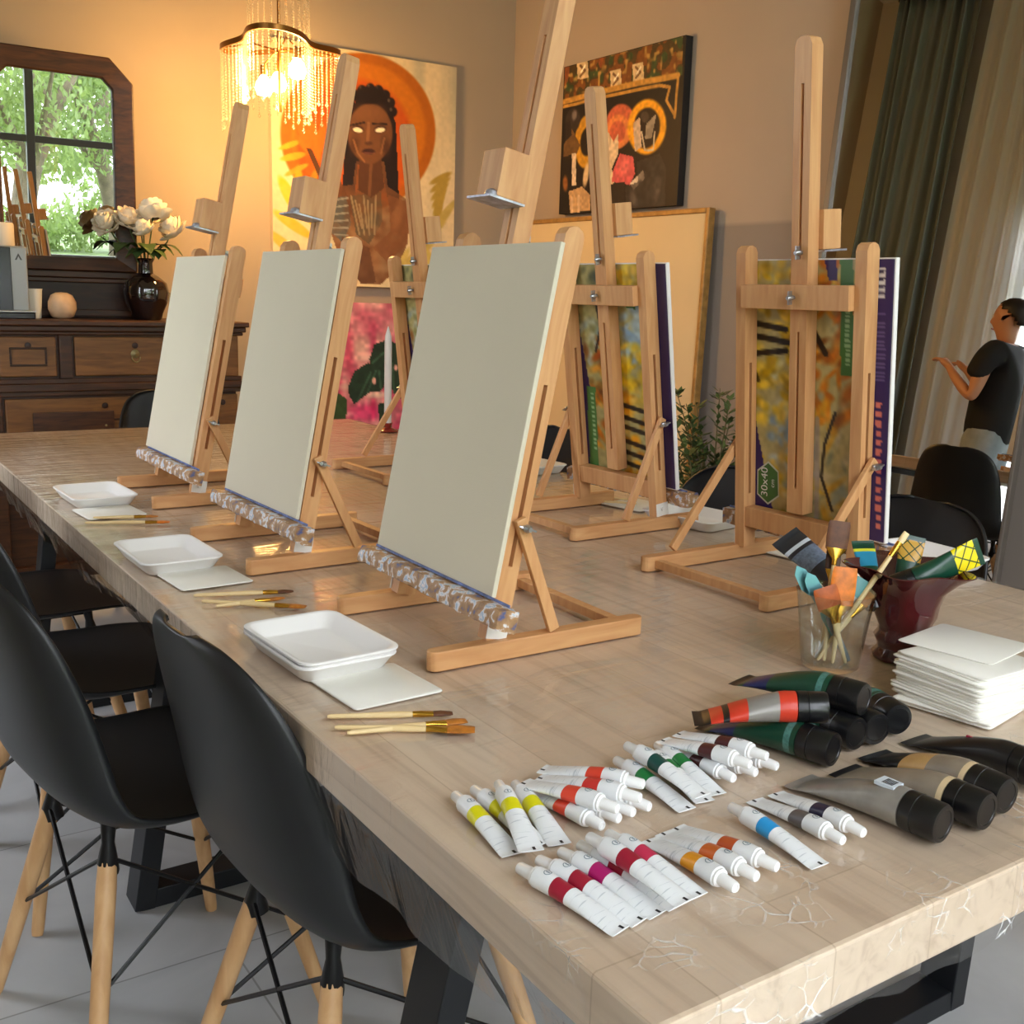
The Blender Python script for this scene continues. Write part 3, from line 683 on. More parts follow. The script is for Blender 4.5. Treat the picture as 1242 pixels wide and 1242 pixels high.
O('plinth', B(SX0, SX1, SYF-.01, 5.18, 0, .06).mesh('plinth', OLDW, smooth=False), sb, bevel=.004)
O('back_panel', B(.36, 1.37, 5.03, 5.12, SZ, 1.27).mesh('back_panel', OLDD, smooth=False), sb, bevel=.004)
m_ = B(.35, 1.385, 5.0, 5.13, 1.245, 1.275); B(.37, 1.36, 5.015, 5.13, 1.225, 1.245, m_); B(.36, 1.37, 5.018, 5.03, 1.08, 1.11, m_)
O('cornice', m_.mesh('cornice', OLDW, smooth=False), sb, bevel=.004)
# framed mirror standing tilted on the back panel
mr = thing('framed_mirror', 'dark wood framed mirror with cut corners above the sideboard, showing garden trees', 'mirror', (1.005, 5.02, 1.277))
tau = rad(3.0); mr.rotation_euler = (tau, 0, 0)
W2, H2, fwid = .305, .875, .082      # outer half width, outer height
def octo(w, z0, z1, c): return [(-w, z0), (w, z0), (w, z1-c), (w-c, z1), (-w+c, z1), (-w, z1-c)]
ou, inn = octo(W2, 0, H2, .095), octo(W2-fwid, .055, H2-.082, .04)
vs = []; fs = []; n = 6
for (pl, y) in ((ou, -.0), (ou, -.05), (inn, -.03), (inn, -.005)): vs += [(x, y, z) for x, z in pl]
for k in range(3): fs += [(k*n+i, k*n+(i+1) % n, (k+1)*n+(i+1) % n, (k+1)*n+i) for i in range(n)]
fs.append(tuple(range(n)))
O('frame', MB().add(vs, fs).mesh('frame', OLDW, ang=20), mr, bevel=.006)
MIRR = mat('mirror glass', (205, 208, 206), .004, 1.0)
O('mirror_glass', MB().add([(x, -.012, z) for x, z in inn]+[(x, -.008, z) for x, z in inn], [tuple(range(n)), tuple(reversed(range(n, 2*n)))]+[(i, n+i, n+(i+1) % n, (i+1) % n) for i in range(n)]).mesh('glass', MIRR, smooth=False), mr)
# things on the sideboard
box = thing('counter_box', 'tall grey and black box at the left end of the sideboard', 'box', (.765, 4.93, SZ))
O('body', MB().box(-.075, .075, -.07, .09, .028, .29).mesh('body', mat('silver plastic', (150, 156, 160), .35, .3), smooth=False), box, bevel=.008)
O('front_panel', MB().box(-.075, .012, -.076, -.0705, .03, .285).mesh('front', mat('gloss black', (14, 14, 15), .15), smooth=False), box, bevel=.003)
O('base_tray', MB().box(-.085, .085, -.13, .09, 0, .026).mesh('drip', MATS['gloss black'], smooth=False), box, bevel=.004)
O('tray_rim', MB().box(-.087, .087, -.132, -.02, .0262, .033).mesh('rim', mat('steel rim', (190, 192, 194), .3, .8), smooth=False), box, bevel=.002)
bm_ = MB().add([(.028, -.0712, .235), (.042, -.0712, .262), (.056, -.0712, .235), (.049, -.0712, .235), (.042, -.0712, .25), (.035, -.0712, .235)], [(0, 1, 4, 5), (1, 2, 3, 4)])
O('badge', bm_.mesh('badge', mat('dark grey print', (60, 62, 64), .5), smooth=False), box)
cd_ = O('pillar_candle', MB().lathe([(.044, 0), (.046, .005), (.046, .085), (.042, .092), (.012, .09), (0, .089)], 26).mesh('candle', mat('ivory wax', (232, 214, 190), .5)), loc=(.765, 4.95, SZ+.2915))
O('wick', MB().sweep([(0, 0, .088), (.001, 0, .103)], .0015, 6).mesh('wick', mat('wick', (30, 26, 22), .9)), cd_)
tag(cd_, 'short ivory candle standing on top of the tall grey box', 'candle')
cp = O('paper_cup', MB().lathe([(.024, 0), (.025, .003), (.033, .118), (.0345, .119), (.0345, .122), (.032, .122), (.0235, .006), (0, .005)], 28).mesh('cup', mat('white paper cup', (228, 222, 208), .6)), loc=(.868, 4.92, SZ))
tag(cp, 'plain white paper cup beside the grey box on the sideboard', 'cup')
an = O('stone_ornament', MB().lathe([(.028, 0), (.045, .01), (.057, .04), (.056, .07), (.043, .098), (.024, .108), (0, .110)], 28, squash=lambda a, z: 1+.05*math.cos(3*a+1)).mesh('ornament', mat('peach stone', (214, 176, 138), .6, noise=.12, nscale=25)), loc=(.975, 4.92, SZ))
tag(an, 'small round peach coloured ornament on the sideboard', 'ornament')
VX, VY = 1.325, 4.90
vz = thing('flower_vase', 'dark glass bottle vase at the right end of the sideboard', 'vase', (VX, VY, SZ))
O('body', MB().lathe([(.056, 0), (.062, .008), (.068, .03), (.088, .075), (.097, .12), (.088, .16), (.054, .188), (.032, .20), (.030, .245), (.040, .262), (.038, .264), (.027, .246), (.029, .2), (0, .19)], 40, squash=lambda a, z: 1+.018*math.cos(9*a)).mesh('vase', mat('dark brown glass', (22, 12, 12), .08, spec=.8, coat=.5)), vz)
# peonies: one flower stem each
PET = mat('cream petals', (240, 228, 204), .7, noise=.08, nscale=40); STEM = mat('flower leaf', (62, 84, 38), .55, noise=.25, nscale=20)
def peony(seed, size):
    r = random.Random(seed); b = MB()
    for ring, (nn, rr, tilt, ps) in enumerate(((5, .12, 2, .66), (7, .28, 14, .78), (9, .46, 30, .84), (10, .62, 50, .82), (9, .70, 76, .74))):
        for k in range(nn):
            a = 2*PI*(k+r.uniform(-.3, .3))/nn+ring; ti = rad(tilt+r.uniform(-9, 9)); s = size*ps
            M = Matrix.Rotation(a, 4, 'Z') @ Matrix.Translation((size*rr*.35, 0, -size*.1*ring)) @ Matrix.Rotation(ti, 4, 'Y')
            vs = []
            for j in range(5):
                for i in range(5):
                    u, v = i/4*2-1, j/4; wv = math.sin(PI*(.12+.80*v))**.7
                    vs.append((-.28*s*v*v+.22*s*(u*u)*wv*-1+.02*s*r.uniform(-1, 1), u*.55*s*wv, s*v*.95*(1-.12*u*u)))
            b.add(vs, [(j*5+i, j*5+i+1, (j+1)*5+i+1, (j+1)*5+i) for j in range(4) for i in range(4)], 0, M)
    return b.mesh('bloom', PET, ang=80, fix=False)
fl = [((-.165, -.03, .405), .078, 'leftmost cream peony in the dark sideboard vase'), ((-.085, -.06, .425), .076, 'second cream peony from the left in the sideboard vase'),
      ((-.01, .02, .425), .074, 'cream peony at the back centre of the sideboard vase'), ((.025, -.06, .455), .092, 'largest cream peony, topmost in the sideboard vase'),
      ((.112, -.03, .395), .082, 'rightmost cream peony drooping from the sideboard vase'), ((-.03, -.10, .385), .062, 'low cream peony at the front of the sideboard vase')]
for k, (p, s, lb_) in enumerate(fl):
    f = thing('peony', lb_, 'flower', (VX, VY, SZ), 0, 'cream peonies in the dark vase'); p = Vector(p)
    st = MB().sweep([(p.x*.1, p.y*.1, .215), (p.x*.3, p.y*.3, .28), (p.x*.8, p.y*.8, p.z-.06), p], .003, 6)
    O('stem', st.mesh('stem', STEM), f)
    O('bloom', peony(k, s), f, p, (rad(28 if p.y < -.02 else 5), rad(p.x*260), k))
    lf = MB()
    for q in range(2):
        a = k*1.1+q*2.4; base = Vector((p.x*.45, p.y*.45, .29+.02*q)); d = Vector((math.cos(a)*.8, -abs(math.sin(a)), .1)).normalized(); sd = d.cross(Vector((0, 0, 1))).normalized()
        L_ = .11; vs = []
        for j in range(6):
            v = j/5; w = .036*math.sin(PI*(.05+.93*v))
            c = base+d*(L_*v)+Vector((0, 0, .02*math.sin(PI*v)-.04*v*v)); vs += [c-sd*w, c-Vector((0, 0, .005)), c+sd*w]
        lf.add(vs, [(j*3+i, j*3+i+1, j*3+i+4, j*3+i+3) for j in range(5) for i in range(2)])
    O('leaves', lf.mesh('leaves', STEM, ang=80, fix=False), f)
gl = O('glass_tumbler', MB().lathe([(.022, 0), (.025, .12), (.0235, .12), (.021, .004), (0, .004)], 24).mesh('tumbler', glass_mat('thin glass', (.93, .95, .93, 1))), loc=(1.452, 4.93, SZ))
tag(gl, 'slim clear glass right of the dark vase on the sideboard', 'glass')

# ================================================================ chandelier
BRASS = mat('old brass', (150, 100, 44), .3, .85)
def bead_mat():
    m, nt, b = new_mat('crystal beads'); L = nt.links; nt.nodes.remove(b); out = nt.nodes['Material Output']
    t = N(nt, 'ShaderNodeBsdfTransparent'); t.inputs['Color'].default_value = (1, .97, .9, 1); g = N(nt, 'ShaderNodeBsdfGlossy'); g.inputs['Roughness'].default_value = .12; tl = N(nt, 'ShaderNodeBsdfTranslucent'); tl.inputs['Color'].default_value = (.95, .9, .8, 1)
    a = N(nt, 'ShaderNodeMixShader'); a.inputs['Fac'].default_value = .45; L.new(g.outputs[0], a.inputs[1]); L.new(tl.outputs[0], a.inputs[2])
    c = N(nt, 'ShaderNodeMixShader'); c.inputs['Fac'].default_value = .5; L.new(t.outputs[0], c.inputs[1]); L.new(a.outputs[0], c.inputs[2]); L.new(c.outputs[0], out.inputs['Surface']); return m
BEAD = bead_mat(); CX, CY = 1.80, 4.52
ch = thing('crystal_chandelier', 'brass chandelier with a wavy band and long crystal bead strings, lit', 'chandelier', (CX, CY, 1.85))
zb = 2.215-1.85
def band_r(a): return .215+.055*math.cos(3*a-.2)
def loop(z0, z1, fn, th, n=96):
    b = MB(); vs = []
    for k in range(n):
        a = 2*PI*k/n; r = fn(a)
        for (q, z) in ((r-th, z0), (r+th, z0), (r+th, z1), (r-th, z1)): vs.append((q*math.cos(a), q*math.sin(a), z+.012*math.sin(2*a)))
    fs = [(k*4+i, ((k+1) % n)*4+i, ((k+1) % n)*4+(i+1) % 4, k*4+(i+1) % 4) for k in range(n) for i in range(4)]
    return b.add(vs, fs)
O('band', loop(zb-.008, zb+.014, band_r, .004).mesh('band', BRASS), ch)
O('upper_ring', loop(2.47-1.85, 2.482-1.85, lambda a: .125+.012*math.cos(6*a), .004, 60).mesh('ring', BRASS), ch)
stm = MB().sweep([(0, 0, .10), (0, 0, .36), (0, 0, ZC-1.85-.02)], [.008, .007, .006], 10)
stm.lathe([(.0, ZC-1.88), (.055, ZC-1.872), (.06, ZC-1.853)], 20)
for a in (0, 2*PI/3, 4*PI/3): stm.sweep([(0, 0, .34), (.12*math.cos(a+.16), .12*math.sin(a+.16), .375), (.255*math.cos(a+.16), .255*math.sin(a+.16), zb)], .004, 7); stm.sweep([(0, 0, .6), (.125*math.cos(a), .125*math.sin(a), .625)], .003, 6)
O('stem', stm.mesh('stem', BRASS), ch)
lv = MB()
for k in range(6):
    a = 2*PI*k/6+.3; c = Vector((.14*math.cos(a), .14*math.sin(a), .64)); d = Vector((math.cos(a), math.sin(a), .35)); s_ = Vector((-math.sin(a), math.cos(a), 0))
    lv.add([c, c+d*.03+s_*.014, c+d*.065-Vector((0, 0, .01)), c+d*.03-s_*.014, c+d*.03+Vector((0, 0, .006))], [(0, 1, 4), (1, 2, 4), (2, 3, 4), (3, 0, 4)])
O('leaf_ornament', lv.mesh('leaves', BRASS, smooth=False, fix=False), ch)
def string_mesh(n):
    b = MB()
    for k in range(n):
        z = -.006-.0115*k; s = .0043 if k < n-1 else .008
        b.add([(s, 0, z), (0, s, z), (-s, 0, z), (0, -s, z), (0, 0, z+s*1.15), (0, 0, z-s*1.3)], [(0, 1, 4), (1, 2, 4), (2, 3, 4), (3, 0, 4), (1, 0, 5), (2, 1, 5), (3, 2, 5), (0, 3, 5)])
    return b.mesh('bead_string', BEAD, smooth=False, fix=False)
for k in range(66):
    a = 2*PI*k/66; r = band_r(a); nb = 22+int(4*math.sin(3*a)+3*(k % 2))
    O('bead_string', cached(('str', nb), lambda: string_mesh(nb)), ch, (r*math.cos(a), r*math.sin(a), zb-.008+.012*math.sin(2*a)))
for k in range(26):
    a = 2*PI*k/26; O('bead_string', cached(('str', 19), lambda: string_mesh(19)), ch, (.125*math.cos(a), .125*math.sin(a), 2.47-1.85))
BULB = mat('lit bulb', (255, 220, 160), .3, emit=((255, 200, 120), 150))
for (bx_, by_, bz_) in ((.055, -.06, .275), (-.06, .02, .205), (.03, .09, .24)):
    bb = O('bulb', MB().lathe([(.012, .035), (.030, .01), (.037, -.015), (.027, -.040), (0, -.048)], 18).mesh('bulb', BULB), ch, (bx_, by_, bz_))
    O('lamp_holder', MB().lathe([(.012, .036), (.014, .04), (.014, .075), (.006, .08)], 14).sweep([(0, 0, .075), (-bx_*.6, -by_*.6, .12), (-bx_, -by_, .34-bz_)], .004, 6).mesh('holder', BRASS), bb)
    l = bpy.data.lights.new('bulb_light', 'POINT'); l.energy = 10.5; l.color = (1, .56, .17); l.shadow_soft_size = .034
    lo = bpy.data.objects.new('bulb_light', l); COL.objects.link(lo); lo.parent = bb; lo.location = (0, -.0, -.085)

# ================================================================ paintings
def wall_uv(plane):      # source coordinates -> (u, v) on a flat rectangle of the room
    o, ux, uy, hit = plane
    def f(px, py):
        d = hit(px, py)-o; return (d.dot(ux)/ux.length_squared, d.dot(uy)/uy.length_squared)
    return f
def canvas_on_back(name, x0, x1, z0, z1, yf, depth, label, draw, w, h, edge):
    o, ux, uy = Vector((x0, yf, z1)), Vector((x1-x0, 0, 0)), Vector((0, 0, z0-z1))
    p = draw(wall_uv((o, ux, uy, lambda a, b: at_y(a, b, yf))), w, h)
    t = thing(name, label, 'painting', ((x0+x1)/2, yf+depth, z0))
    c = Vector(t.location)
    O('stretcher', MB().box(x0-c.x, x1-c.x, .001-depth, 0, 0, z1-z0).mesh('stretcher', edge, smooth=False), t, bevel=.002)
    O('picture', p.mesh('picture', lambda u, v: tuple(o+ux*u+uy*v-c-Vector((0, .0003, 0))), paint_mat('oil paint')), t)
    return t
def draw_woman(uv, w, h):
    p = Pic(w, h, (222, 196, 154), uv, 3)
    for k in range(9): p.mix((p.noise((14, 2))-.45)*1.1, (188, 172, 142)) if k == 0 else None
    p.mix(np.clip((p.noise((9, 1))-.6)*1.6, 0, .6), (168, 160, 136))
    p.ell(438, 162, 91, 96, (176, 94, 18), k=1, soft=.03); p.ell(438, 162, 80, 86, (206, 116, 22), k=.9, soft=.06, tex=.3)
    p.ell(432, 178, 72, 84, (190, 74, 18), k=.95, soft=.1, tex=.35); p.ell(446, 210, 50, 60, (204, 88, 22), k=.6, soft=.4)
    for (x, y, rx, ry, ro, c) in ((352, 238, 8, 30, -28, (228, 176, 36)), (364, 232, 7, 34, -4, (214, 160, 32)), (374, 258, 8, 34, -38, (234, 184, 44)), (356, 272, 7, 32, -55, (222, 170, 44)), (378, 228, 6, 26, 14, (160, 128, 34)), (384, 270, 7, 30, -30, (206, 158, 50)), (350, 300, 7, 36, -50, (214, 170, 60)),
                             (352, 176, 4, 16, 70, (206, 160, 40)), (356, 190, 5, 18, 78, (206, 160, 40)), (360, 206, 4, 18, 64, (206, 150, 40))): p.ell(x, y, rx, ry, c, ro, soft=.25, tex=.25)
    for k in range(8): p.ell(534-k*.5, 216+k*8, 4.5, 17, (172, 140, 58), 62-k*9, soft=.3)
    for k in range(6): p.ell(540-k*8, 258+k*12, 5, 26, (184, 156, 78), 40+k*4, soft=.3, k=.85)
    for k in range(5): p.ell(486+k*9, 318+(k % 2)*10, 5, 24, (196, 168, 82), 30-k*12, soft=.3, k=.8)
    for (x, y, ro) in ((370, 160, -30), (380, 166, -10), (388, 172, 14), (376, 180, -44)): p.ell(x, y, 8, 24, (232, 104, 28), ro, soft=.3)
    p.poly([(372, 180), (378, 180), (402, 234), (396, 236)], (86, 52, 26))
    SK, SH, HI, DK = (112, 70, 42), (66, 38, 24), (164, 112, 74), (34, 20, 16)
    p.poly([(420, 150), (434, 118), (468, 118), (480, 150), (484, 246), (474, 260), (462, 200), (434, 200), (428, 262), (414, 250)], DK)          # long hair
    p.poly([(432, 196), (466, 196), (470, 226), (496, 244), (499, 262), (492, 300), (478, 330), (462, 344), (440, 344), (424, 322), (408, 300), (396, 268), (396, 238), (412, 226), (428, 224)], SK, tex=.35)
    p.poly([(398, 204), (408, 208), (428, 250), (420, 282), (404, 262)], (96, 58, 34), tex=.3)
    p.poly([(396, 240), (420, 238), (426, 270), (416, 294), (400, 280)], (84, 84, 82), tex=.6)
    for k in range(6): p.line([(396+k*2, 244+k*8), (422, 240+k*9)], 2, (150, 146, 136), .8)
    p.poly([(424, 238), (462, 232), (464, 268), (448, 296), (432, 284)], (88, 72, 54), tex=.7)
    for k in range(7): p.line([(426+k*5, 238+(k % 3)*5), (436+k*3, 284-(k % 2)*8)], 2.2, (158, 136, 104), .75)
    p.poly([(470, 236), (498, 246), (494, 296), (470, 318), (452, 300), (474, 280)], (122, 74, 44), tex=.4)
    p.poly([(414, 286), (448, 300), (456, 342), (438, 344), (420, 318)], (92, 56, 36), tex=.4)
    p.ell(482, 262, 8, 26, HI, 10, k=.45, soft=.7); p.ell(456, 316, 7, 18, HI, -8, k=.4, soft=.7)
    p.poly([(436, 190), (462, 190), (466, 228), (450, 240), (434, 230)], (84, 50, 30)); p.line([(450, 200), (448, 236)], 4, HI, .35)
    p.ell(449, 162, 28, 37, SK, soft=.08); p.ell(449, 136, 26, 14, (132, 86, 54), k=.5, soft=.7); p.ell(449, 190, 13, 10, SK, soft=.2)
    p.ell(430, 176, 8, 18, SH, 10, k=.6, soft=.7); p.ell(468, 178, 8, 18, SH, -10, k=.7, soft=.7)
    for (x, ro) in ((434, 12), (461, -8)):
        p.ell(x, 157, 9, 6, SH, ro, soft=.4); p.ell(x, 158, 7, 3.4, (236, 220, 190), ro, soft=.3); p.line([(x-9, 151+ro*.1), (x+8, 150-ro*.1)], 2, DK, .9)
    p.line([(447, 150), (446, 172)], 4, HI, .5); p.ell(447, 174, 6, 3, SH, k=.7, soft=.5); p.line([(429, 170), (434, 186), (442, 196)], 2.5, HI, .6); p.line([(466, 168), (462, 186)], 2.5, HI, .5)
    p.ell(447, 184, 9, 4.2, (54, 26, 26), soft=.3); p.line([(440, 186), (454, 186)], 2, (150, 90, 74), .5)
    for k in range(9):
        a = PI*(1.02+k*.12); p.ell(449+27*math.cos(a), 138+30*math.sin(a), 6.5, 7.5, DK, soft=.25); p.ell(447+27*math.cos(a), 135+30*math.sin(a), 2, 3, (120, 104, 88), soft=.5, k=.7)
    p.ell(449, 116, 24, 12, DK, soft=.3)
    p.grain(.03); return p
canvas_on_back('woman_painting', 2.012, 3.032, 1.247, 2.385, 5.16, .036, 'large painting of a braided woman before an orange disc', draw_woman, 190, 212, mat('canvas side', (216, 196, 166), .7))
def draw_pink(uv, w, h):
    p = Pic(w, h, (190, 96, 116), uv, 9)
    p.mix((p.noise((10, 10))-.35)*1.6, (226, 172, 164)); p.mix(np.clip((p.noise((16, 5))-.55)*2.4, 0, 1), (188, 58, 96)); p.mix(np.clip((p.noise((5, 14))-.62)*2.4, 0, .9), (236, 206, 186))
    p.ell(438, 420, 14, 18, (226, 186, 168), k=.7, soft=.7); p.ell(445, 500, 26, 16, (206, 30, 104), k=.7, soft=.6); p.ell(424, 430, 8, 40, (194, 62, 96), k=.7, soft=.7)
    G, G2 = (28, 50, 38), (58, 92, 70)
    p.poly([(422, 470), (430, 450), (446, 440), (462, 446), (470, 462), (462, 474), (448, 476), (430, 490), (424, 480)], G); p.poly([(448, 436), (454, 418), (470, 412), (488, 420), (500, 440), (498, 480), (484, 484), (468, 462), (452, 448)], G)
    for a in (((434, 486), (450, 452)), ((446, 476), (456, 450)), ((462, 470), (460, 450)), ((452, 440), (470, 424)), ((478, 476), (476, 440)), ((494, 470), (488, 436))): p.line(a, 2.5, G2, .8)
    p.ell(454, 462, 2.5, 5, (214, 160, 150), soft=.3); p.ell(480, 446, 2.5, 4, (214, 160, 150), soft=.3)
    p.poly([(388, 508), (394, 480), (410, 476), (422, 484), (420, 510)], (52, 74, 40)); p.poly([(458, 490), (470, 486), (476, 520), (462, 522)], G)
    p.line([(400, 508), (408, 482)], 3, (34, 54, 30)); p.grain(.16); return p
canvas_on_back('monstera_painting', 2.24, 3.06, .50, 1.165, 5.14, .03, 'pink painting with dark monstera leaves below the woman painting', draw_pink, 120, 100, mat('pink canvas side', (206, 120, 134), .7))
def draw_figures(uv, w, h):
    p = Pic(w, h, (24, 20, 20), uv, 5); nz_ = p.noise((26, 20))
    p.poly([(686, 82), (828, 45), (827, 92), (800, 92), (740, 106), (684, 122)], (74, 56, 28))
    band = p.a[..., 0] > 60
    p.mix(band*(nz_ > .62), (56, 72, 38)); p.mix(band*(nz_ < .36), (120, 70, 28)); p.mix(band*np.clip((p.noise((40, 30))-.66)*4, 0, 1), (182, 140, 70)); p.mix(band*(p.noise((9, 3)) > .66)*.8, (150, 76, 36))
    for (x, y) in ((707, 86), (747, 96), (774, 88)):
        p.poly([(x-7, y-9), (x+6, y-12), (x+7, y+8), (x-6, y+11)], (214, 184, 136)); p.line([(x-3, y-6), (x+3, y), (x-3, y+7)], 2, (120, 84, 50)); p.line([(x+3, y-6), (x-2, y+2)], 1.6, (250, 236, 206))
    G = (196, 142, 62)
    p.line([(684, 124), (720, 114), (770, 102), (822, 92)], 4, G); p.line([(684, 130), (730, 118), (800, 104), (812, 106), (808, 122), (818, 140)], 2.2, G); p.line([(822, 94), (820, 118), (818, 142)], 3, G)
    for (x, y, rx, ry, c, ro, ring) in ((752, 152, 19, 27, (200, 96, 66), 8, None), (749, 160, 16, 22, (222, 130, 72), 8, .55), (712, 172, 16, 34, (204, 146, 40), 4, .45), (784, 154, 25, 35, (244, 168, 34), 6, .60)): p.ell(x, y, rx, ry, c, ro, ring=ring, soft=.10)
    p.ell(784, 156, 16, 26, (30, 22, 20), 6, soft=.15); p.poly([(768, 150), (776, 142), (778, 178), (770, 184)], (206, 178, 150)); p.ell(782, 142, 6, 8, (70, 60, 52), soft=.3); p.poly([(784, 150), (796, 138), (790, 168), (782, 168)], (150, 138, 120)); p.line([(778, 160), (782, 182), (792, 182), (794, 160)], 1.6, (206, 190, 160))
    p.poly([(732, 184), (738, 160), (744, 172), (750, 162), (750, 186), (742, 204), (746, 220), (736, 230)], (222, 196, 160)); p.poly([(744, 206), (752, 186), (768, 190), (770, 210), (764, 224), (742, 220)], (214, 92, 92)); p.ell(757, 202, 8, 14, (232, 120, 112), 10, k=.6, soft=.5)
    p.poly([(764, 222), (780, 206), (782, 216), (768, 230)], (226, 206, 184)); p.poly([(772, 196), (800, 186), (808, 204), (806, 248), (760, 252), (758, 226), (774, 220)], (56, 52, 50), tex=.6); p.ell(796, 230, 6, 20, (116, 108, 98), 8, k=.7, soft=.6, tex=.7); p.ell(768, 240, 6, 14, (108, 100, 92), -8, k=.7, soft=.6, tex=.7)
    p.poly([(738, 224), (758, 220), (756, 252), (738, 254)], (36, 30, 28)); p.ell(695, 146, 10, 16, (52, 42, 38), 6, soft=.2); p.ell(697, 140, 4, 8, (150, 136, 128), 10, k=.7, soft=.5); p.poly([(684, 176), (694, 156), (704, 176), (700, 186), (684, 190)], (110, 78, 44)); p.poly([(686, 150), (692, 146), (694, 164), (686, 172)], (40, 30, 28))
    p.poly([(694, 186), (699, 185), (699, 224), (694, 225)], (226, 200, 168)); p.ell(686, 222, 4, 12, (150, 92, 44), soft=.5); p.poly([(690, 232), (706, 226), (716, 236), (716, 254), (692, 258)], (196, 156, 110)); p.line([(694, 240), (694, 258)], 3, (224, 190, 150)); p.line([(702, 238), (702, 258)], 3, (224, 190, 150)); p.ell(711, 212, 4, 18, (214, 184, 140), 8, soft=.4)
    p.grain(.12); return p
y0_, y1_, z0_, z1_, xf = 4.675, 3.775, 1.643, 2.360, 3.375
o, ux, uy = Vector((xf, y0_, z1_)), Vector((0, y1_-y0_, 0)), Vector((0, 0, z0_-z1_))
t = thing('figures_painting', 'dark painting of haloed figures under a gold mosaic band', 'painting', (XR-.003, (y0_+y1_)/2, z0_)); c = Vector(t.location)
O('stretcher', MB().box(xf+.001-c.x, 0, y1_-c.y, y0_-c.y, 0, z1_-z0_).mesh('stretcher', mat('black canvas side', (24, 22, 22), .6), smooth=False), t, bevel=.002)
O('picture', draw_figures(wall_uv((o, ux, uy, lambda a, b: at_x(a, b, xf))), 190, 152).mesh('picture', lambda u, v: tuple(o+ux*u+uy*v-c-Vector((.0003, 0, 0))), paint_mat('oil paint')), t)
# pale framed board leaning on the right wall
bd = thing('framed_board', 'large pale blank board in a thin gilt frame leaning on the right wall', 'framed board', (3.335, 4.275, 0)); bd.rotation_euler = (0, rad(1.4), 0)
hw, hh = .73, 1.622
O('board', MB().box(-.006, .012, -hw+.02, hw-.02, .02, hh-.02).mesh('board', mat('cream board', (222, 196, 150), .7, noise=.04, nscale=3), smooth=False), bd)
f = MB().box(-.016, .022, -hw, -hw+.022, 0, hh).box(-.016, .022, hw-.022, hw, 0, hh).box(-.016, .022, -hw+.022, hw-.022, 0, .022).box(-.016, .022, -hw+.022, hw-.022, hh-.022, hh)
O('frame', f.mesh('frame', mat('gilt wood', (168, 126, 66), .45, .15, noise=.25, nscale=30), smooth=False), bd, bevel=.004)

# ================================================================ tall leaning mirror
th, ph = rad(5), rad(5)
lm = thing('leaning_mirror', 'tall floor mirror leaning on the right wall, reflecting curtains and a person', 'mirror', (3.15, 2.25, 0))
lm.rotation_euler = Euler((0, th, ph), 'XYZ')
yl, yr, hm = .548, -.318, 2.46
O('mirror_glass', MB().box(-.001, .004, yr+.02, yl-.02, .03, hm-.02).mesh('glass', mat('tall mirror glass', (226, 226, 222), .004, 1.0), smooth=False), lm)
f = MB().box(-.014, .02, yl-.026, yl, 0, hm).box(-.014, .02, yr, yr+.014, 0, hm).box(-.014, .02, yr+.014, yl-.026, 0, .034).box(-.014, .02, yr+.014, yl-.026, hm-.026, hm)
O('frame', f.mesh('frame', mat('grey metal frame', (126, 118, 110), .35, .6), smooth=False), lm, bevel=.003)

# ================================================================ plant by the right wall
pl = thing('potted_shrub', 'leafy green potted shrub between the pale board and the right-hand chairs', 'plant', (2.93, 2.98, 0))
O('pot', MB().lathe([(.11, 0), (.12, .01), (.15, .27), (.16, .28), (.16, .30), (.145, .30), (.14, .26), (0, .25)], 30).mesh('pot', mat('dark clay pot', (66, 62, 58), .6)), pl)
r = random.Random(31); st = MB(); tips = []
for k in range(34):
    a = r.uniform(0, 2*PI); rr = r.uniform(.06, .36); h_ = r.uniform(.50, .90)
    p0 = Vector((.05*math.cos(a), .05*math.sin(a), .25)); p2 = Vector((rr*math.cos(a), rr*math.sin(a), h_)); p1 = p0.lerp(p2, .55)+Vector((-.03*math.cos(a), -.03*math.sin(a), .06))
    st.sweep([p0, p1, p2], [.004, .003, .0015], 5); tips.append((p0, p1, p2))
O('stems', st.mesh('stems', mat('shrub stem', (92, 84, 50), .7)), pl)
lf = MB()
for (p0, p1, p2) in tips:
    for k in range(46):
        q = r.uniform(.2, 1.0); p = (p0.lerp(p1, q*2) if q < .5 else p1.lerp(p2, q*2-1)); a = r.uniform(0, 6.28); d = Vector((math.cos(a), math.sin(a), r.uniform(.1, .9))).normalized(); s_ = d.cross(Vector((0, 0, 1))).normalized(); L_ = r.uniform(.035, .062)
        lf.add([p, p+d*L_*.5+s_*L_*.2, p+d*L_, p+d*L_*.5-s_*L_*.2], [(0, 1, 2, 3)])
O('foliage', lf.mesh('foliage', mat('shrub leaf', (78, 98, 52), .5, noise=.35, nscale=12), smooth=False, fix=False), pl)
# taper candle on the far end of the table
tc_ = O('candle_holder', MB().lathe([(.034, 0), (.036, .004), (.022, .010), (.010, .014), (.014, .024), (.018, .030), (.0135, .030), (.013, .022), (0, .021)], 24).mesh('holder', mat('red glass', (150, 60, 48), .15)), loc=at_y(478, 521, 3.3)*1.0)
tc_.location = (1.715, 3.30, ZF); tc_.location.x = 1.69
tag(tc_, 'small red glass candle holder at the far right corner of the table', 'candle holder')
ta = O('taper_candle', MB().lathe([(.0125, .0), (.0125, .1), (.0125, .27), (.0110, .30), (.0035, .325), (.0008, .333)], 18).mesh('taper', mat('white wax', (236, 230, 224), .45)), loc=(1.69, 3.30, ZF+.0235))
tag(ta, 'tall white taper candle before the pink monstera painting', 'candle')
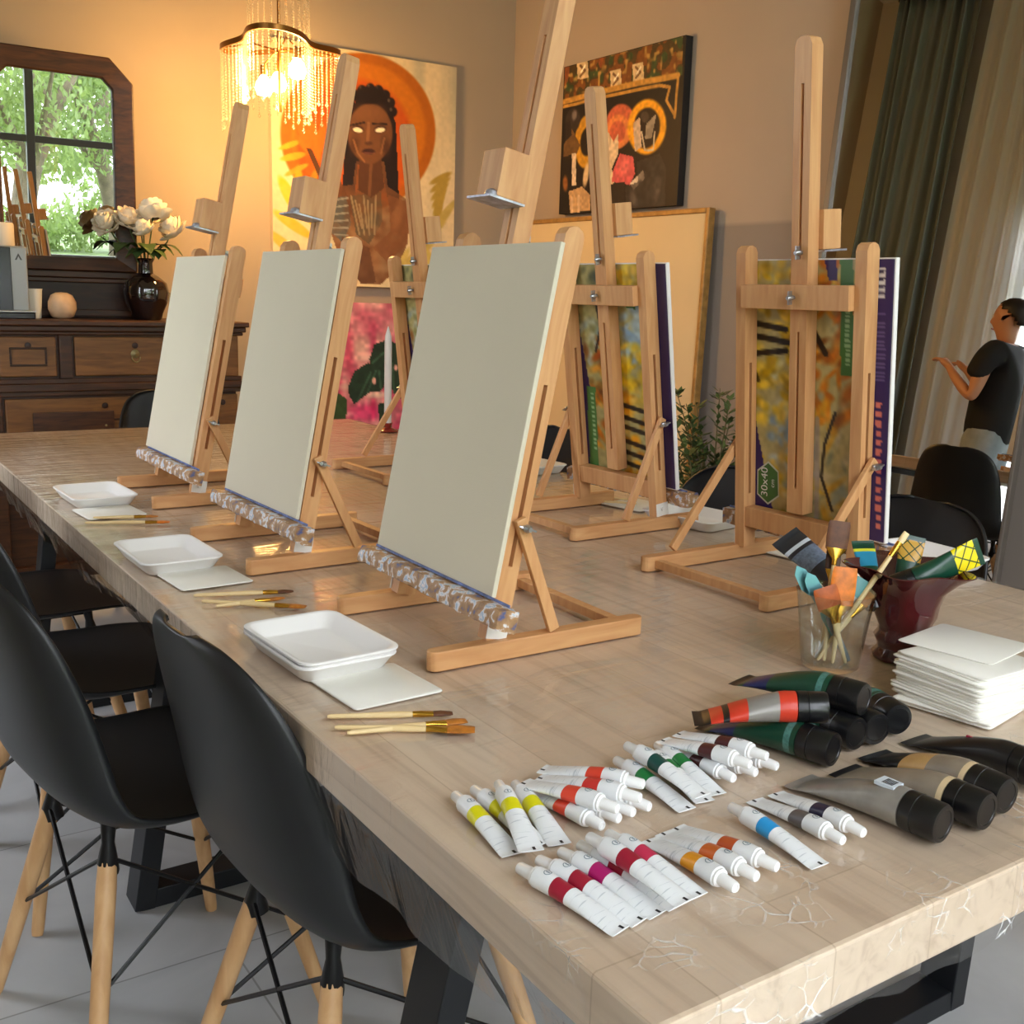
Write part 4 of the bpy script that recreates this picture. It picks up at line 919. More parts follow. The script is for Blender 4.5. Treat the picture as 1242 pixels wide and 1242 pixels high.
# ================================================================ printed pads on the right-hand easels
def pad_uv(x0, y0, w, h, skew):
    return lambda px, py: ((px-(x0+(py-y0)*skew))/w, (py-y0)/h)
def foliage(p, n, box, cols, rx, ry, seed):
    r = random.Random(seed)
    for _ in range(n): p.ell(r.uniform(box[0], box[1]), r.uniform(box[2], box[3]), rx*r.uniform(.4, 1.2), ry*r.uniform(.4, 1.2), r.choice(cols), r.uniform(-60, 60), k=.8, soft=.7, tex=.12)
YEL = [(206, 176, 48), (188, 158, 40), (222, 196, 84), (160, 134, 46), (196, 170, 90)]; ORA = [(196, 120, 34), (168, 96, 36), (214, 150, 54), (130, 84, 44)]; BLU = [(150, 172, 190), (170, 186, 190), (128, 152, 176)]
def draw_pad_a():
    p = Pic(112, 158, (170, 160, 120), pad_uv(916, 320, 176, 326, -.03), 4)
    foliage(p, 60, (925, 985, 325, 480), YEL, 10, 12, 1); foliage(p, 30, (985, 1050, 325, 380), ORA+YEL[:1], 9, 12, 2); foliage(p, 50, (990, 1050, 380, 520), ORA, 8, 20, 3)
    foliage(p, 26, (955, 1000, 515, 600), BLU, 9, 14, 4); foliage(p, 36, (930, 990, 430, 520), YEL+[(198, 196, 160)], 9, 12, 5); foliage(p, 30, (1000, 1050, 480, 640), [(150, 160, 150), (176, 168, 140), (126, 132, 110), (190, 150, 60)], 8, 20, 6)
    foliage(p, 30, (930, 1010, 560, 645), YEL+[(190, 186, 150)], 8, 12, 7)
    for a in (((924, 396), (975, 404)), ((926, 412), (978, 420)), ((935, 436), (975, 430)), ((1005, 400), (1020, 430))): p.line(a, 6, (44, 34, 26), .9)
    p.line([(1030, 500), (1018, 540), (1014, 580), (1026, 620)], 3.5, (60, 56, 54), .9); p.line([(1010, 510), (1008, 640)], 6, (150, 144, 140), .8); p.line([(924, 425), (940, 470)], 5, (64, 58, 28), .7)
    p.grain(.07); p.a = np.clip((p.a-128)*1.4+122, 0, 255)
    p.poly([(908, 455), (924, 455), (957, 645), (908, 650)], (46, 30, 92)); p.poly([(1019, 320), (1032, 320), (1034, 345), (1024, 345)], (46, 30, 92))
    for k in range(12): p.ell(925+.4*k, 530+k*5, 2, 1.4, (190, 60, 70), soft=.4)
    p.poly([(1036, 320), (1050, 320), (1050, 454), (1036, 454)], (66, 118, 46))
    for k in range(13): p.poly([(1041, 372+k*5.6), (1046, 372+k*5.6), (1046, 375.4+k*5.6), (1041, 375.4+k*5.6)], (150, 190, 130))
    p.poly([(1066, 320), (1100, 320), (1094, 650), (1056, 650)], (46, 30, 92))
    for k in range(16): p.poly([(1071, 380+k*5), (1082, 380+k*5), (1082, 382+k*5), (1071, 382+k*5)], (98, 84, 140))
    for k in range(14): p.poly([(1073, 480+k*11), (1079, 480+k*11), (1078, 487+k*11), (1073, 487+k*11)], (214, 120, 110))
    p.poly([(1073, 330), (1082, 330), (1082, 364), (1073, 364)], (226, 222, 224))
    for k in range(11): p.line([(1075, 333+k*2.8), (1080.5, 333+k*2.8)], 1.1+.8*(k % 3 == 0), (60, 52, 80), .95)
    return p
def draw_pad_b():
    p = Pic(104, 158, (164, 158, 118), pad_uv(684, 322, 130, 268, .06), 6)
    foliage(p, 30, (690, 735, 325, 400), [(120, 124, 96), (150, 146, 104), (90, 96, 90)], 9, 14, 11); foliage(p, 30, (748, 790, 325, 350), YEL, 9, 9, 12); foliage(p, 30, (700, 740, 390, 450), [(150, 164, 160), (170, 176, 160), (140, 140, 96)], 8, 16, 13)
    foliage(p, 40, (705, 745, 420, 560), ORA+[(130, 104, 60)], 8, 18, 14); foliage(p, 30, (748, 785, 355, 440), BLU, 9, 14, 15); foliage(p, 50, (752, 800, 415, 490), YEL, 9, 12, 16); foliage(p, 40, (755, 810, 480, 590), [(206, 150, 40), (176, 124, 40), (196, 176, 110)], 10, 10, 17)
    for y in (493, 508, 520, 538, 552, 566): p.line([(758, y), (800, y+8)], 4.5, (46, 36, 28), .9)
    p.line([(728, 360), (736, 400), (730, 430)], 3, (60, 56, 60), .8); p.grain(.07); p.a = np.clip((p.a-128)*1.4+122, 0, 255)
    p.poly([(768, 362), (780, 360), (780, 376), (768, 374)], (60, 110, 44)); p.poly([(690, 360), (704, 380), (724, 490), (726, 600), (690, 600)], (46, 30, 92))
    p.poly([(717, 476), (729, 476), (734, 600), (722, 600)], (72, 124, 62))
    for k in range(13): p.poly([(722+k*.4, 484+k*6), (726+k*.4, 484+k*6), (726+k*.4, 487+k*6), (722+k*.4, 487+k*6)], (150, 190, 140))
    p.poly([(796, 322), (830, 322), (830, 600), (806, 600)], (42, 28, 84)); p.ell(803, 400, 3, 8, (150, 40, 80), soft=.5); p.ell(804, 410, 2, 4, (220, 200, 210), soft=.5)
    return p
PRINT = paint_mat('printed cover', .3, .5); PADW = mat('pad white edge', (234, 232, 230), .6)
PAD_A = draw_pad_a().mesh('cover', lambda u, v: (-.0012, -.1655+.331*u, .458-.456*v), PRINT)
PAD_B = draw_pad_b().mesh('cover', lambda u, v: (-.0012, -.1655+.331*u, .458-.456*v), PRINT)
def pad(E, cover, label, off=0.):
    o = O('canvas_pad', MB().box(-.0105, -.0015, -.168, .168, 0, .460).mesh('pad', PADW, smooth=False), bevel=.001)
    o.matrix_world = on_easel(*E) @ Matrix.Translation((0, off, .0585)); O('cover', cover, o)
    return tag(o, label, 'canvas pad', 'printed canvas pads seen from behind')
pa = pad(E5, PAD_A, 'printed canvas pad with a green size label on the right-hand easel')
pad(E4, PAD_B, 'printed canvas pad with autumn trees on the easel before the pale board')
pad(E6, PAD_B, 'printed canvas pad on the hidden easel behind the nearest canvas')
hx = [(.0, .038), (.022, .024), (.024, -.018), (.0, -.036), (-.024, -.022), (-.024, .02)]
sz = MB().add([(-.0007, y-.086, z+.062) for y, z in hx], [tuple(range(6))]); sz.add([(-.0009, y*1.1-.086, z*1.1+.062) for y, z in hx], [tuple(range(6))], 1)
O('size_label', sz.mesh('label', [mat('label green', (62, 110, 48), .4), mat('label rim', (200, 206, 190), .4)], smooth=False, fix=False), pa)
def text(body, size, material, parent, M, name='lettering'):
    c = bpy.data.curves.new(name, 'FONT'); c.body = body; c.size = size; c.align_x = 'CENTER'; c.align_y = 'CENTER'; c.extrude = 0; c.materials.append(material)
    q = bpy.data.objects.new(name, c); COL.objects.link(q); bpy.context.view_layer.update()
    me = bpy.data.meshes.new_from_object(q.evaluated_get(bpy.context.evaluated_depsgraph_get())); bpy.data.objects.remove(q)
    o = bpy.data.objects.new(name, me); COL.objects.link(o); o.parent = parent; o.matrix_local = M; return o
LW = mat('white print', (232, 232, 228), .5)
Mt = Matrix(((0, 0, 1, -.0004), (0, 1, 0, -.094), (-1, 0, 0, .064), (0, 0, 0, 1)))      # reads upward on the back of the pad
Mt = Matrix(((0, 0, 1, -.0004), (0, -1, 0, -.094), (1, 0, 0, .064), (0, 0, 0, 1)))
text('30x40', .022, LW, pa, Mt); Mt2 = Mt.copy(); Mt2.translation = (-.0004, -.075, .064); text('cm', .013, LW, pa, Mt2)

# ================================================================ trays, napkins, brushes
FOAM = mat('white foam', (238, 236, 234), .6, bump=.08, bscale=500)
def rrect(hx_, hy_, r, n=6):
    o = []
    for (sx_, sy_, a0) in ((1, 1, 0), (-1, 1, 90), (-1, -1, 180), (1, -1, 270)):
        for k in range(n+1): a = rad(a0+90*k/n); o.append((sx_*(hx_-r)+r*math.cos(a), sy_*(hy_-r)+r*math.sin(a)))
    return o
def loft(loops, mb=None, mi=0, cap0=True, cap1=True):
    mb = mb or MB(); n = len(loops[0]); vs = [p for l in loops for p in l]; fs = []
    for k in range(len(loops)-1): fs += [(k*n+i, k*n+(i+1) % n, (k+1)*n+(i+1) % n, (k+1)*n+i) for i in range(n)]
    if cap0: fs.append(tuple(reversed(range(n))))
    if cap1: fs.append(tuple(range((len(loops)-1)*n, len(loops)*n)))
    return mb.add(vs, fs, mi)
def tray_mesh():
    L = []
    for dx, r, z in ((-.016, .016, 0), (-.013, .018, .002), (-.003, .02, .019), (0, .021, .021), (0, .021, .0235), (-.002, .021, .0245), (-.007, .02, .0225), (-.0165, .016, .006), (-.021, .013, .004)):
        L.append([(x, y, z) for x, y in rrect(.069+dx, .098+dx, r)])
    return loft(L).mesh('tray', FOAM, ang=50)
def tray(px, py, rz, label, dz=0., zr=.775):
    p = at_z(px, py, zr); o = O('foam_tray', cached('tray', tray_mesh), loc=(p.x, p.y, ZF+dz), rot=(0, 0, rad(rz)))
    return tag(o, label, 'tray', 'white foam trays')
tray(115, 595, 2, 'white foam tray farthest left, by the farthest left easel'); tray(203, 666, 1, 'white foam tray before the middle left easel')
t3 = tray(386, 777, 2, 'lower foam tray of the stacked pair before the nearest easel')
tag(O('foam_tray', _cache['tray'], loc=(t3.location.x+.001, t3.location.y-.001, ZF+.0065), rot=(0, 0, rad(3))), 'upper foam tray of the stacked pair before the nearest easel', 'tray', 'white foam trays')
tray(842, 622, 8, 'white foam tray behind the easel before the pale board'); tray(1122, 668, -4, 'white foam tray mostly hidden behind the red vase'); tray(640, 560, 4, 'white foam tray peeking out behind the nearest canvas')
NAP = mat('white paper napkin', (240, 238, 230), .85, bump=.25, bscale=420)
def nap_mesh(seed, th=.0016, h=.0592, k=.0009):
    r = random.Random(seed); ph = [r.uniform(0, 6) for _ in range(4)]; L = []
    for d, z in ((-.001, 0), (0, th*.3), (0, th*.7), (-.001, th)): L.append([(x+.0012*math.sin(ph[0]+y*70), y+.0012*math.sin(ph[1]+x*80), z) for x, y in rrect(h+d, h+d, .006, 3)])
    return loft(L).mesh('napkin', NAP, ang=60)
def napkin(x, y, rz, z, label, seed=0, th=.0016, group='white paper napkins'):
    return tag(O('paper_napkin', cached(('nap', seed, th), lambda: nap_mesh(seed, th)), loc=(x, y, z), rot=(0, 0, rad(rz))), label, 'napkin', group)
for (px, py, rz, lb_) in ((133, 622, 4, 'white paper napkin below the farthest left foam tray'), (248, 702, 3, 'white paper napkin below the middle left foam tray'), (455, 833, 3, 'white paper napkin below the stacked foam trays'),
                          (772, 613, 10, 'white paper napkin by the foot of the easel before the pale board'), (957, 668, 4, 'white paper napkin behind the foot of the right-hand easel')):
    p = on_table(px, py); napkin(p.x, p.y, rz, ZF+.0002, lb_, seed=int(px) % 3, th=.003)
NS = 22; r = random.Random(5); base = Vector((1.143, .716, 0))
ords = ['lowest', 'second', 'third', 'fourth', 'fifth', 'sixth', 'seventh', 'eighth', 'ninth', 'tenth', 'eleventh']
for k in range(NS):
    lb_ = ('%s napkin from the bottom of the tall stack by the red vase' % ords[k]) if k < 11 else (('top' if k == NS-1 else ords[NS-1-k])+' napkin'+('' if k == NS-1 else ' from the top')+' of the tall stack by the red vase')
    fan = (k/NS)*.012
    napkin(base.x+r.uniform(-.003, .003)+fan*.4, base.y+r.uniform(-.003, .003), -1+r.uniform(-3, 3)+(0 if k > 2 else 9), ZF+.0002+k*.0027, lb_, seed=k % 5, th=.0024, group='napkins in the tall stack')
napkin(base.x+.046, base.y+.034, 9, ZF+.0002+NS*.0027, 'loose napkin lying askew at the back right of the tall napkin stack', 2, .0016)

BR_H = wood('pale brush handle', (226, 196, 140), (240, 216, 166), (3, 40, 40), .4); BR_F = mat('brass ferrule', (206, 156, 58), .25, .9); BR_B = mat('golden bristle', (184, 112, 34), .55, noise=.35, nscale=90); BR_D = mat('brown bristle', (96, 56, 30), .6, noise=.35, nscale=90); BR_O = mat('orange bristle', (216, 118, 30), .5, noise=.25, nscale=90)
def brush(p0, p1, label, w=.007, bl=.024, bm=None, group='flat brushes by the easels', hm=None, up=(0, 0, 1), fm=None):
    """p0 handle end, p1 bristle tip"""
    p0, p1 = Vector(p0), Vector(p1); L = (p1-p0).length; t = (p1-p0).normalized(); u = Vector(up); yv = u.cross(t).normalized(); zv = t.cross(yv)
    M = Matrix((t, yv, zv)).transposed().to_4x4(); M.translation = p0
    fl = .022; h = L-bl-fl
    o = O('paintbrush', MB().sweep([(0, 0, 0), (.004, 0, 0), (h*.35, 0, 0), (h*.8, 0, 0), (h, 0, 0)], [.0018, .0026, .0030, .0040, .0032], 10).mesh('handle', hm or BR_H))
    o.matrix_world = M
    el = lambda x, a, b: [(x, a*math.cos(2*PI*k/14), b*math.sin(2*PI*k/14)) for k in range(14)]
    O('ferrule', loft([el(h-.001, .0035, .0035), el(h+.006, .0037, .0036), el(h+.008, .0042, .0038), el(h+fl, w, .0026)]).mesh('ferrule', fm or BR_F, ang=60), o)
    O('bristles', loft([el(h+fl-.002, w*.96, .0024), el(h+fl+bl*.4, w*1.02, .0030), el(h+fl+bl*.85, w*.98, .0016), el(L, w*.9, .0005)]).mesh('bristles', bm or BR_B, ang=60), o)
    return tag(o, label, 'paintbrush', group)
zb_ = ZF+.0045
def tbrush(a, b, label, **k): brush(at_z(*a, zb_), at_z(*b, zb_+.0), label, **k)
tbrush((406, 882), (576, 885), 'widest flat brush below the napkin of the nearest easel', w=.010, bl=.03)
tbrush((397, 869), (549, 865), 'thinner flat brush nearest the napkin of the nearest easel', w=.006, bl=.022, bm=BR_D)
tbrush((421, 889), (566, 874), 'flat brush lying between two others before the nearest easel', w=.007)
tbrush((245, 729), (371, 736), 'front flat brush before the middle left easel', w=.008); tbrush((235, 722), (356, 717), 'rear flat brush before the middle left easel', w=.006, bm=BR_D)
tbrush((262, 735), (345, 725), 'short flat brush crossing behind the front one at the middle left easel', w=.005)
tbrush((103, 634), (206, 633), 'front flat brush before the farthest left easel', w=.008, bm=BR_O); tbrush((113, 628), (192, 626), 'rear flat brush before the farthest left easel', w=.006)
tbrush((765, 606), (690, 601), 'orange tipped brush under the easel before the pale board', w=.008, bm=BR_O); tbrush((772, 611), (705, 607), 'second brush beside the orange tipped one under that easel', w=.006)
tbrush((962, 660), (896, 652), 'orange tipped brush under the right-hand easel', w=.008, bm=BR_O)

# ================================================================ small paint tubes
TW = None
def tube_white():
    m, nt, b = new_mat('white tube with fine print'); L = nt.links
    tc = N(nt, 'ShaderNodeTexCoord'); mp = N(nt, 'ShaderNodeMapping'); mp.inputs['Scale'].default_value = (520, 55, 1); L.new(tc.outputs['Object'], mp.inputs['Vector'])
    n = N(nt, 'ShaderNodeTexNoise'); n.inputs['Scale'].default_value = 1; n.inputs['Detail'].default_value = 1; L.new(mp.outputs['Vector'], n.inputs['Vector'])
    r = ramp(nt, [(.60, lin((230, 233, 236))), (.68, lin((196, 202, 208)))]); L.new(n.outputs['Fac'], r.inputs['Fac']); L.new(r.outputs['Color'], b.inputs['Base Color']); b.inputs['Roughness'].default_value = .35; return m
TWP = tube_white(); TWH = mat('white tube', (232, 235, 238), .35); CAPW = mat('white plastic cap', (240, 240, 240), .3); MARK = mat('black crimp mark', (24, 24, 30), .5); LOGO = mat('grey blue print', (120, 138, 150), .5)
def tube_loft(L, r, wt, mats_at, n=20, crimp=.05):
    """tail at x=0, shoulder at x=L; lies on z=0"""
    mb = MB(); S = [0, crimp*.5, crimp, .10, .16, .22, .28, .34, .40, .46, .52, .58, .64, .70, .76, .82, .88, .94, .985, 1.0]
    prev = None; o = 0
    for t in S:
        q = max(0, (t-crimp)/(.86-crimp)); q = min(1, q); s_ = q*q*(3-2*q)
        a = wt/2+(r-wt/2)*s_; b = .0007+(r-.0007)*(.62*q**.9+.38*math.sin(q*PI/2)) if t > crimp else .0007
        if t > .985: a *= .80; b *= .80; 
        cz = b if t <= .985 else r
        ring = [(t*L, a*math.cos(2*PI*k/n), cz+b*math.sin(2*PI*k/n)) for k in range(n)]
        base = len(mb.v); mb.v += ring
        if prev is not None:
            mi = mats_at((t+prev)/2)
            for k in range(n): mb.f.append((base-n+k, base-n+(k+1) % n, base+(k+1) % n, base+k)); mb.m.append(mi)
        else: mb.f.append(tuple(reversed(range(n)))); mb.m.append(0)
        prev = t
    mb.f.append(tuple(range(len(mb.v)-n, len(mb.v)))); mb.m.append(0)
    return mb
SL, SR, SWT = .088, .0088, .0225
def small_tube_mesh(col):
    cm = mat('tube colour %d %d %d' % col, col, .35)
    mb = tube_loft(SL, SR, SWT, lambda t: 2 if .56 < t < .765 else (1 if .12 < t < .52 else 0))
    mb.box(.0005, .0065, -.004, -.0015, .00145, .0016, 3)
    # small round emblem near the shoulder
    for k in range(10):
        a, c = 2*PI*k/10, 2*PI*(k+1)/10
        P = lambda q, rr: (.0755+rr*math.cos(q), rr*math.sin(q), SR+math.sqrt(max(0, (SR*1.0)**2-(rr*math.sin(q))**2))+.00012)
        mb.add([P(a, .0036), P(c, .0036), P(c, .0029), P(a, .0029)], [(0, 1, 2, 3)], 4)
    mb.box(.0735, .0775, -.0005, .0005, SR*2+.0001, SR*2+.00025, 4)
    return mb.mesh('tube', [TWH, TWP, cm, MARK, LOGO], ang=40, fix=False)
def small_cap_mesh():
    prof = [(.0074, 0), (.0078, .0004), (.0078, .0022), (.0056, .0030), (.0054, .004), (.0048, .0185), (.0042, .0195), (.0028, .0195), (.0024, .0185), (0, .0185)]
    M = Matrix.Translation((SL-.0005, 0, SR)) @ Matrix.Rotation(PI/2, 4, 'Y')
    return MB().lathe(prof, 20, 0, M, squash=lambda a, z: 1+(.03*math.cos(10*a) if .003 < z < .0186 else 0)).mesh('cap', CAPW, ang=40)
def place(o, tail, cap, roll=0., scl=1., face=(0, 0, 1)):
    tail, cap = Vector(tail), Vector(cap); t = (cap-tail).normalized(); y = Vector(face).cross(t).normalized(); z = t.cross(y)
    M = Matrix((t, y, z)).transposed().to_4x4() @ Matrix.Rotation(rad(roll), 4, 'X'); M.translation = tail; o.matrix_world = M @ Matrix.Scale(scl, 4)
YELL, REDO, REDD, GRN, DGRN, BRN, CRIM, MAG, ORY, ORR, TER, BLUE, GRY, NVY, PINK = (222, 216, 20), (222, 70, 50), (206, 56, 50), (30, 120, 60), (22, 72, 66), (76, 34, 36), (156, 28, 52), (176, 28, 106), (232, 156, 36), (206, 104, 44), (186, 84, 42), (42, 150, 214), (92, 88, 88), (38, 34, 62), (196, 50, 84)
def small(tail, cap, col, label, dz=0., dzc=None, roll=0., grp=None):
    a = on_table(*tail, z=ZF+dz); b = on_table(*cap, z=ZF+SR+(dz if dzc is None else dzc)); b.z = ZF+(dz if dzc is None else dzc)
    L = SL+.019; mid = (a+b)/2; d = (b-a).normalized(); a2, b2 = mid-d*L/2, mid+d*L/2     # true tube length about the seen middle
    o = O('paint_tube', cached(('st', col), lambda: small_tube_mesh(col))); place(o, a2, b2, roll); o.location.z += .0003
    O('cap', cached('scap', small_cap_mesh), o); return tag(o, label, 'paint tube', 'small white paint tubes in colour groups')
small((619, 1035), (554, 967), YELL, 'leftmost of the four yellow banded paint tubes'); small((650, 1023), (578, 960), YELL, 'second from left of the four yellow banded paint tubes', .0, roll=0)
small((644, 1032), (605, 952), YELL, 'third yellow banded tube, lying on top of its neighbours', .010, .013); small((676, 1022), (627, 954), YELL, 'rightmost of the four yellow banded paint tubes')
small((640, 962), (726, 1000), REDO, 'frontmost of the red orange banded paint tubes'); small((652, 956), (748, 992), REDO, 'second red orange banded tube from the front, on the table'); small((664, 950), (768, 986), REDD, 'third red orange banded tube, its cap tip tinted pink')
small((676, 944), (792, 981), REDD, 'rearmost red orange banded tube on the table'); small((645, 954), (737, 977), REDO, 'red orange banded tube stacked on the two front ones', .015, .016); small((662, 946), (768, 966), REDD, 'red orange banded tube stacked at the middle of the red pile', .015, .016)
small((676, 938), (760, 947), REDO, 'red orange banded tube stacked at the back of the red pile', .015, .017)
small((828, 980), (752, 925), GRN, 'green banded tube in front of the dark green one'); small((848, 968), (790, 915), GRN, 'green banded tube under the dark green one'); small((855, 968), (757, 903), DGRN, 'dark green banded tube lying on two green ones', .014, .017); small((866, 962), (800, 906), GRN, 'rightmost green banded tube, half hidden by brown ones')
small((800, 905), (894, 947), BRN, 'frontmost of the dark brown banded tubes'); small((815, 902), (922, 940), BRN, 'second dark brown banded tube on the table'); small((835, 898), (947, 932), BRN, 'third dark brown banded tube, its cap farthest right')
small((808, 900), (905, 926), BRN, 'dark brown banded tube stacked on the front pair', .0155, .0165); small((830, 893), (922, 915), BRN, 'dark brown banded tube stacked at the back of the brown pile', .0155, .0165)
small((744, 1125), (638, 1057), CRIM, 'leftmost crimson banded tube at the table corner'); small((766, 1114), (662, 1048), CRIM, 'second crimson banded tube, beside the leftmost one'); small((797, 1110), (681, 1034), MAG, 'magenta banded tube in the crimson group')
small((820, 1100), (704, 1026), CRIM, 'crimson banded tube just right of the magenta one'); small((828, 1094), (717, 1017), CRIM, 'crimson banded tube stacked over the right of its group', .015, .016); small((846, 1088), (738, 1012), PINK, 'rightmost rose banded tube of the crimson group')
small((789, 1021), (890, 1076), ORY, 'yellow orange banded tube with its cap toward the corner'); small((808, 1013), (914, 1062), ORR, 'orange banded tube between the yellow orange and rust ones'); small((824, 1007), (938, 1050), TER, 'rust orange banded tube of the orange trio')
small((988, 1048), (892, 982), BLUE, 'single bright blue banded paint tube'); small((918, 973), (1019, 1018), GRY, 'grey banded paint tube beside the blue one'); small((942, 964), (1046, 1010), NVY, 'navy banded paint tube beside the grey one')

# ================================================================ big paint tubes
CAPB = mat('black plastic cap', (18, 18, 20), .28)
def grid_mat(name, col, line, sx_=70, sy_=50):
    m, nt, b = new_mat(name); L = nt.links; tc = N(nt, 'ShaderNodeTexCoord'); mp = N(nt, 'ShaderNodeMapping'); mp.inputs['Rotation'].default_value = (0, 0, rad(40)); L.new(tc.outputs['Object'], mp.inputs['Vector'])
    br = N(nt, 'ShaderNodeTexBrick'); br.offset = 0; br.inputs['Scale'].default_value = 1; br.inputs['Brick Width'].default_value = 1/sx_; br.inputs['Row Height'].default_value = 1/sy_; br.inputs['Mortar Size'].default_value = .0011
    br.inputs['Color1'].default_value = lin(col); br.inputs['Color2'].default_value = lin(col); br.inputs['Mortar'].default_value = lin(line); L.new(mp.outputs['Vector'], br.inputs['Vector']); L.new(br.outputs['Color'], b.inputs['Base Color']); b.inputs['Roughness'].default_value = .3; return m
GB = mat('dark green tube', (18, 64, 46), .3, noise=.1, nscale=30); NB = mat('navy tube print', (28, 38, 90), .3); TEAL = mat('teal label', (74, 124, 116), .35, noise=.3, nscale=300); BLK = mat('black tube foil', (26, 26, 28), .3); YG = grid_mat('yellow scale print', (238, 214, 20), (26, 60, 30)); OG = grid_mat('ochre scale print', (196, 150, 60), (26, 60, 30))
REDT = mat('red tube print', (206, 60, 40), .3); SILV = mat('silver grey tube', (150, 146, 140), .3, .25, noise=.15, nscale=60); TAU = mat('taupe tube', (142, 130, 114), .35, noise=.12, nscale=60); CRM = mat('cream tube ring', (214, 190, 150), .4); TAN = mat('tan tube print', (200, 160, 104), .4, noise=.12, nscale=60); LBLB = mat('pale barcode print', (206, 216, 226), .4); BLU2 = mat('bright blue print', (46, 150, 190), .35)
BIGL, BIGR, BIGW = .120, .0185, .047
def big_tube(key, mats, at, tail, cap, label, roll=0., scale=1., grp='big paint tubes with black caps', deco=None, face=(0, 0, 1)):
    def mk():
        mb = tube_loft(BIGL, BIGR, BIGW, at, 24, .07)
        if deco: deco(mb)
        return mb.mesh('tube', mats, ang=40, fix=False)
    o = O('large_paint_tube', cached(('bt', key), mk)); place(o, tail, cap, roll, scale, face)
    def cp():
        M = Matrix.Translation((BIGL-.001, 0, BIGR)) @ Matrix.Rotation(PI/2, 4, 'Y')
        return MB().lathe([(.0150, 0), (.0186, .0004), (.0188, .012), (.0180, .0125), (.0186, .013), (.0184, .033), (.0172, .0355), (.0135, .0357), (.0130, .0350), (0, .0350)], 32, 0, M, squash=lambda a, z: 1+(.006*math.cos(30*a) if .013 < z < .033 else 0)).mesh('cap', CAPB, ang=40)
    O('cap', cached('bcap', cp), o); return tag(o, label, 'paint tube', grp)
def lay(tail, cap, dz=0., dzc=None, s=1.):
    a = on_table(*tail, z=ZF+.0005+dz); c = ZF+.0005+(dz if dzc is None else dzc); b = on_table(*cap, z=c+BIGR); b.z = c
    L = (BIGL+.035)*s; d = (b-a).normalized(); return b-d*L, b
seg = lambda *pairs: (lambda t: next(m for lim, m in pairs if t <= lim))
gm = [BLK, NB, GB, TEAL]; ga = seg((.10, 0), (.16, 2), (.42, 1), (.86, 2), (.93, 3), (1.1, 2))
def deco_bar(mb): pass
big_tube('g', gm, ga, *lay((852, 876), (1012, 910)), 'dark green tube with a navy patch, frontmost of the green pile')
big_tube('g', gm, ga, *lay((905, 850), (1040, 891)), 'green tube in the pile just behind the frontmost one'); big_tube('g', gm, ga, *lay((945, 838), (1064, 885)), 'green tube third from the front of the pile')
big_tube('g', gm, ga, *lay((985, 826), (1090, 873)), 'green tube at the right end of the pile by the napkins')
big_tube('g', gm, ga, *lay((922, 832), (1049, 849), .033, .034), 'green tube lying on top of the pile'); 
big_tube('r', [BLK, REDT, mat('silver print', (150, 146, 142), .3, .3)], seg((.14, 0), (.28, 1), (.34, 0), (.5, 1), (.8, 2), (1.1, 1)), *lay((842, 872), (1004, 856), .030, .035, .9), 'slim red and black tube on top of the green pile', scale=.9)
def barcode(mb):
    for k in range(7): mb.box(.094+.0016*k, .0949+.0016*k, -.006, .006, 2*BIGR-.0012, 2*BIGR+.0003, 4)
def barcode_pad(mb): mb.box(.088, .108, -.0085, .0085, 2*BIGR-.0032, 2*BIGR+.0001, 3); barcode(mb)
big_tube('s', [SILV, SILV, SILV, LBLB, MARK], seg((1.1, 0)), *lay((966, 946), (1145, 1000)), 'silver grey tube, frontmost of the metallic trio at the right', deco=barcode_pad)
big_tube('t', [BLK, TAU, CRM], seg((.08, 0), (.93, 1), (1.1, 2)), *lay((1032, 938), (1198, 985)), 'taupe tube with a cream ring in the metallic trio')
big_tube('n', [BLK, TAN, TAU, CRM], seg((.42, 0), (.64, 1), (.93, 2), (1.1, 3)), *lay((1058, 915), (1222, 966)), 'black and tan tube, rearmost of the metallic trio')
big_tube('k', [BLK, mat('rose mark', (190, 60, 90), .4)], seg((1.1, 0)), *lay((1125, 903), (1275, 941)), 'black tube running off the right edge of the photo', deco=lambda mb: mb.box(.062, .072, -.0012, .0012, .0235, .0274, 1))

# ================================================================ tumbler of brushes and the ruffled red vase
GX, GY = 1.112, .892
def deep(px, py, d): return EYE+ray(px, py)*d
gdep = (Vector((GX, GY, .8))-EYE).dot(AX[2])
tum = O('glass_tumbler', MB().lathe([(.034, 0), (.037, .003), (.0500, .102), (.0508, .1035), (.0495, .1035), (.0355, .008), (0, .007)], 40).mesh('tumbler', glass_mat('tumbler glass', (.93, .95, .95, 1), .10), ang=50), loc=(GX, GY, ZF))
tag(tum, 'clear glass tumbler holding brushes and palette knives', 'glass')
def inglass(bx, by, tip, label, ext=0., **k):
    p0 = Vector((GX+bx, GY+by, ZF+.010)); brush(p0, deep(*tip, gdep+ext), label, group='brushes standing in the tumbler', up=tuple(-AX[2]), **k)
WH = mat('white handle', (226, 226, 222), .4); TQ = mat('turquoise handle', (90, 170, 176), .4)
inglass(-.004, .012, (1019, 632), 'tallest brown bristled brush in the tumbler', w=.015, bl=.036, bm=BR_D, ext=.01)
inglass(-.012, -.014, (1026, 688), 'wide orange bristled brush in the tumbler', w=.0165, bl=.05, bm=BR_O, ext=-.02)
inglass(.004, -.022, (1000, 712), 'rusty orange flat brush at the front of the tumbler', w=.016, bl=.028, bm=mat('rust bristle', (176, 84, 26), .5, noise=.25, nscale=90), ext=-.03)
inglass(-.014, -.002, (1012, 664), 'dark brush behind the wide orange one', w=.010, bl=.03, bm=mat('umber bristle', (70, 44, 28), .6), ext=.025)
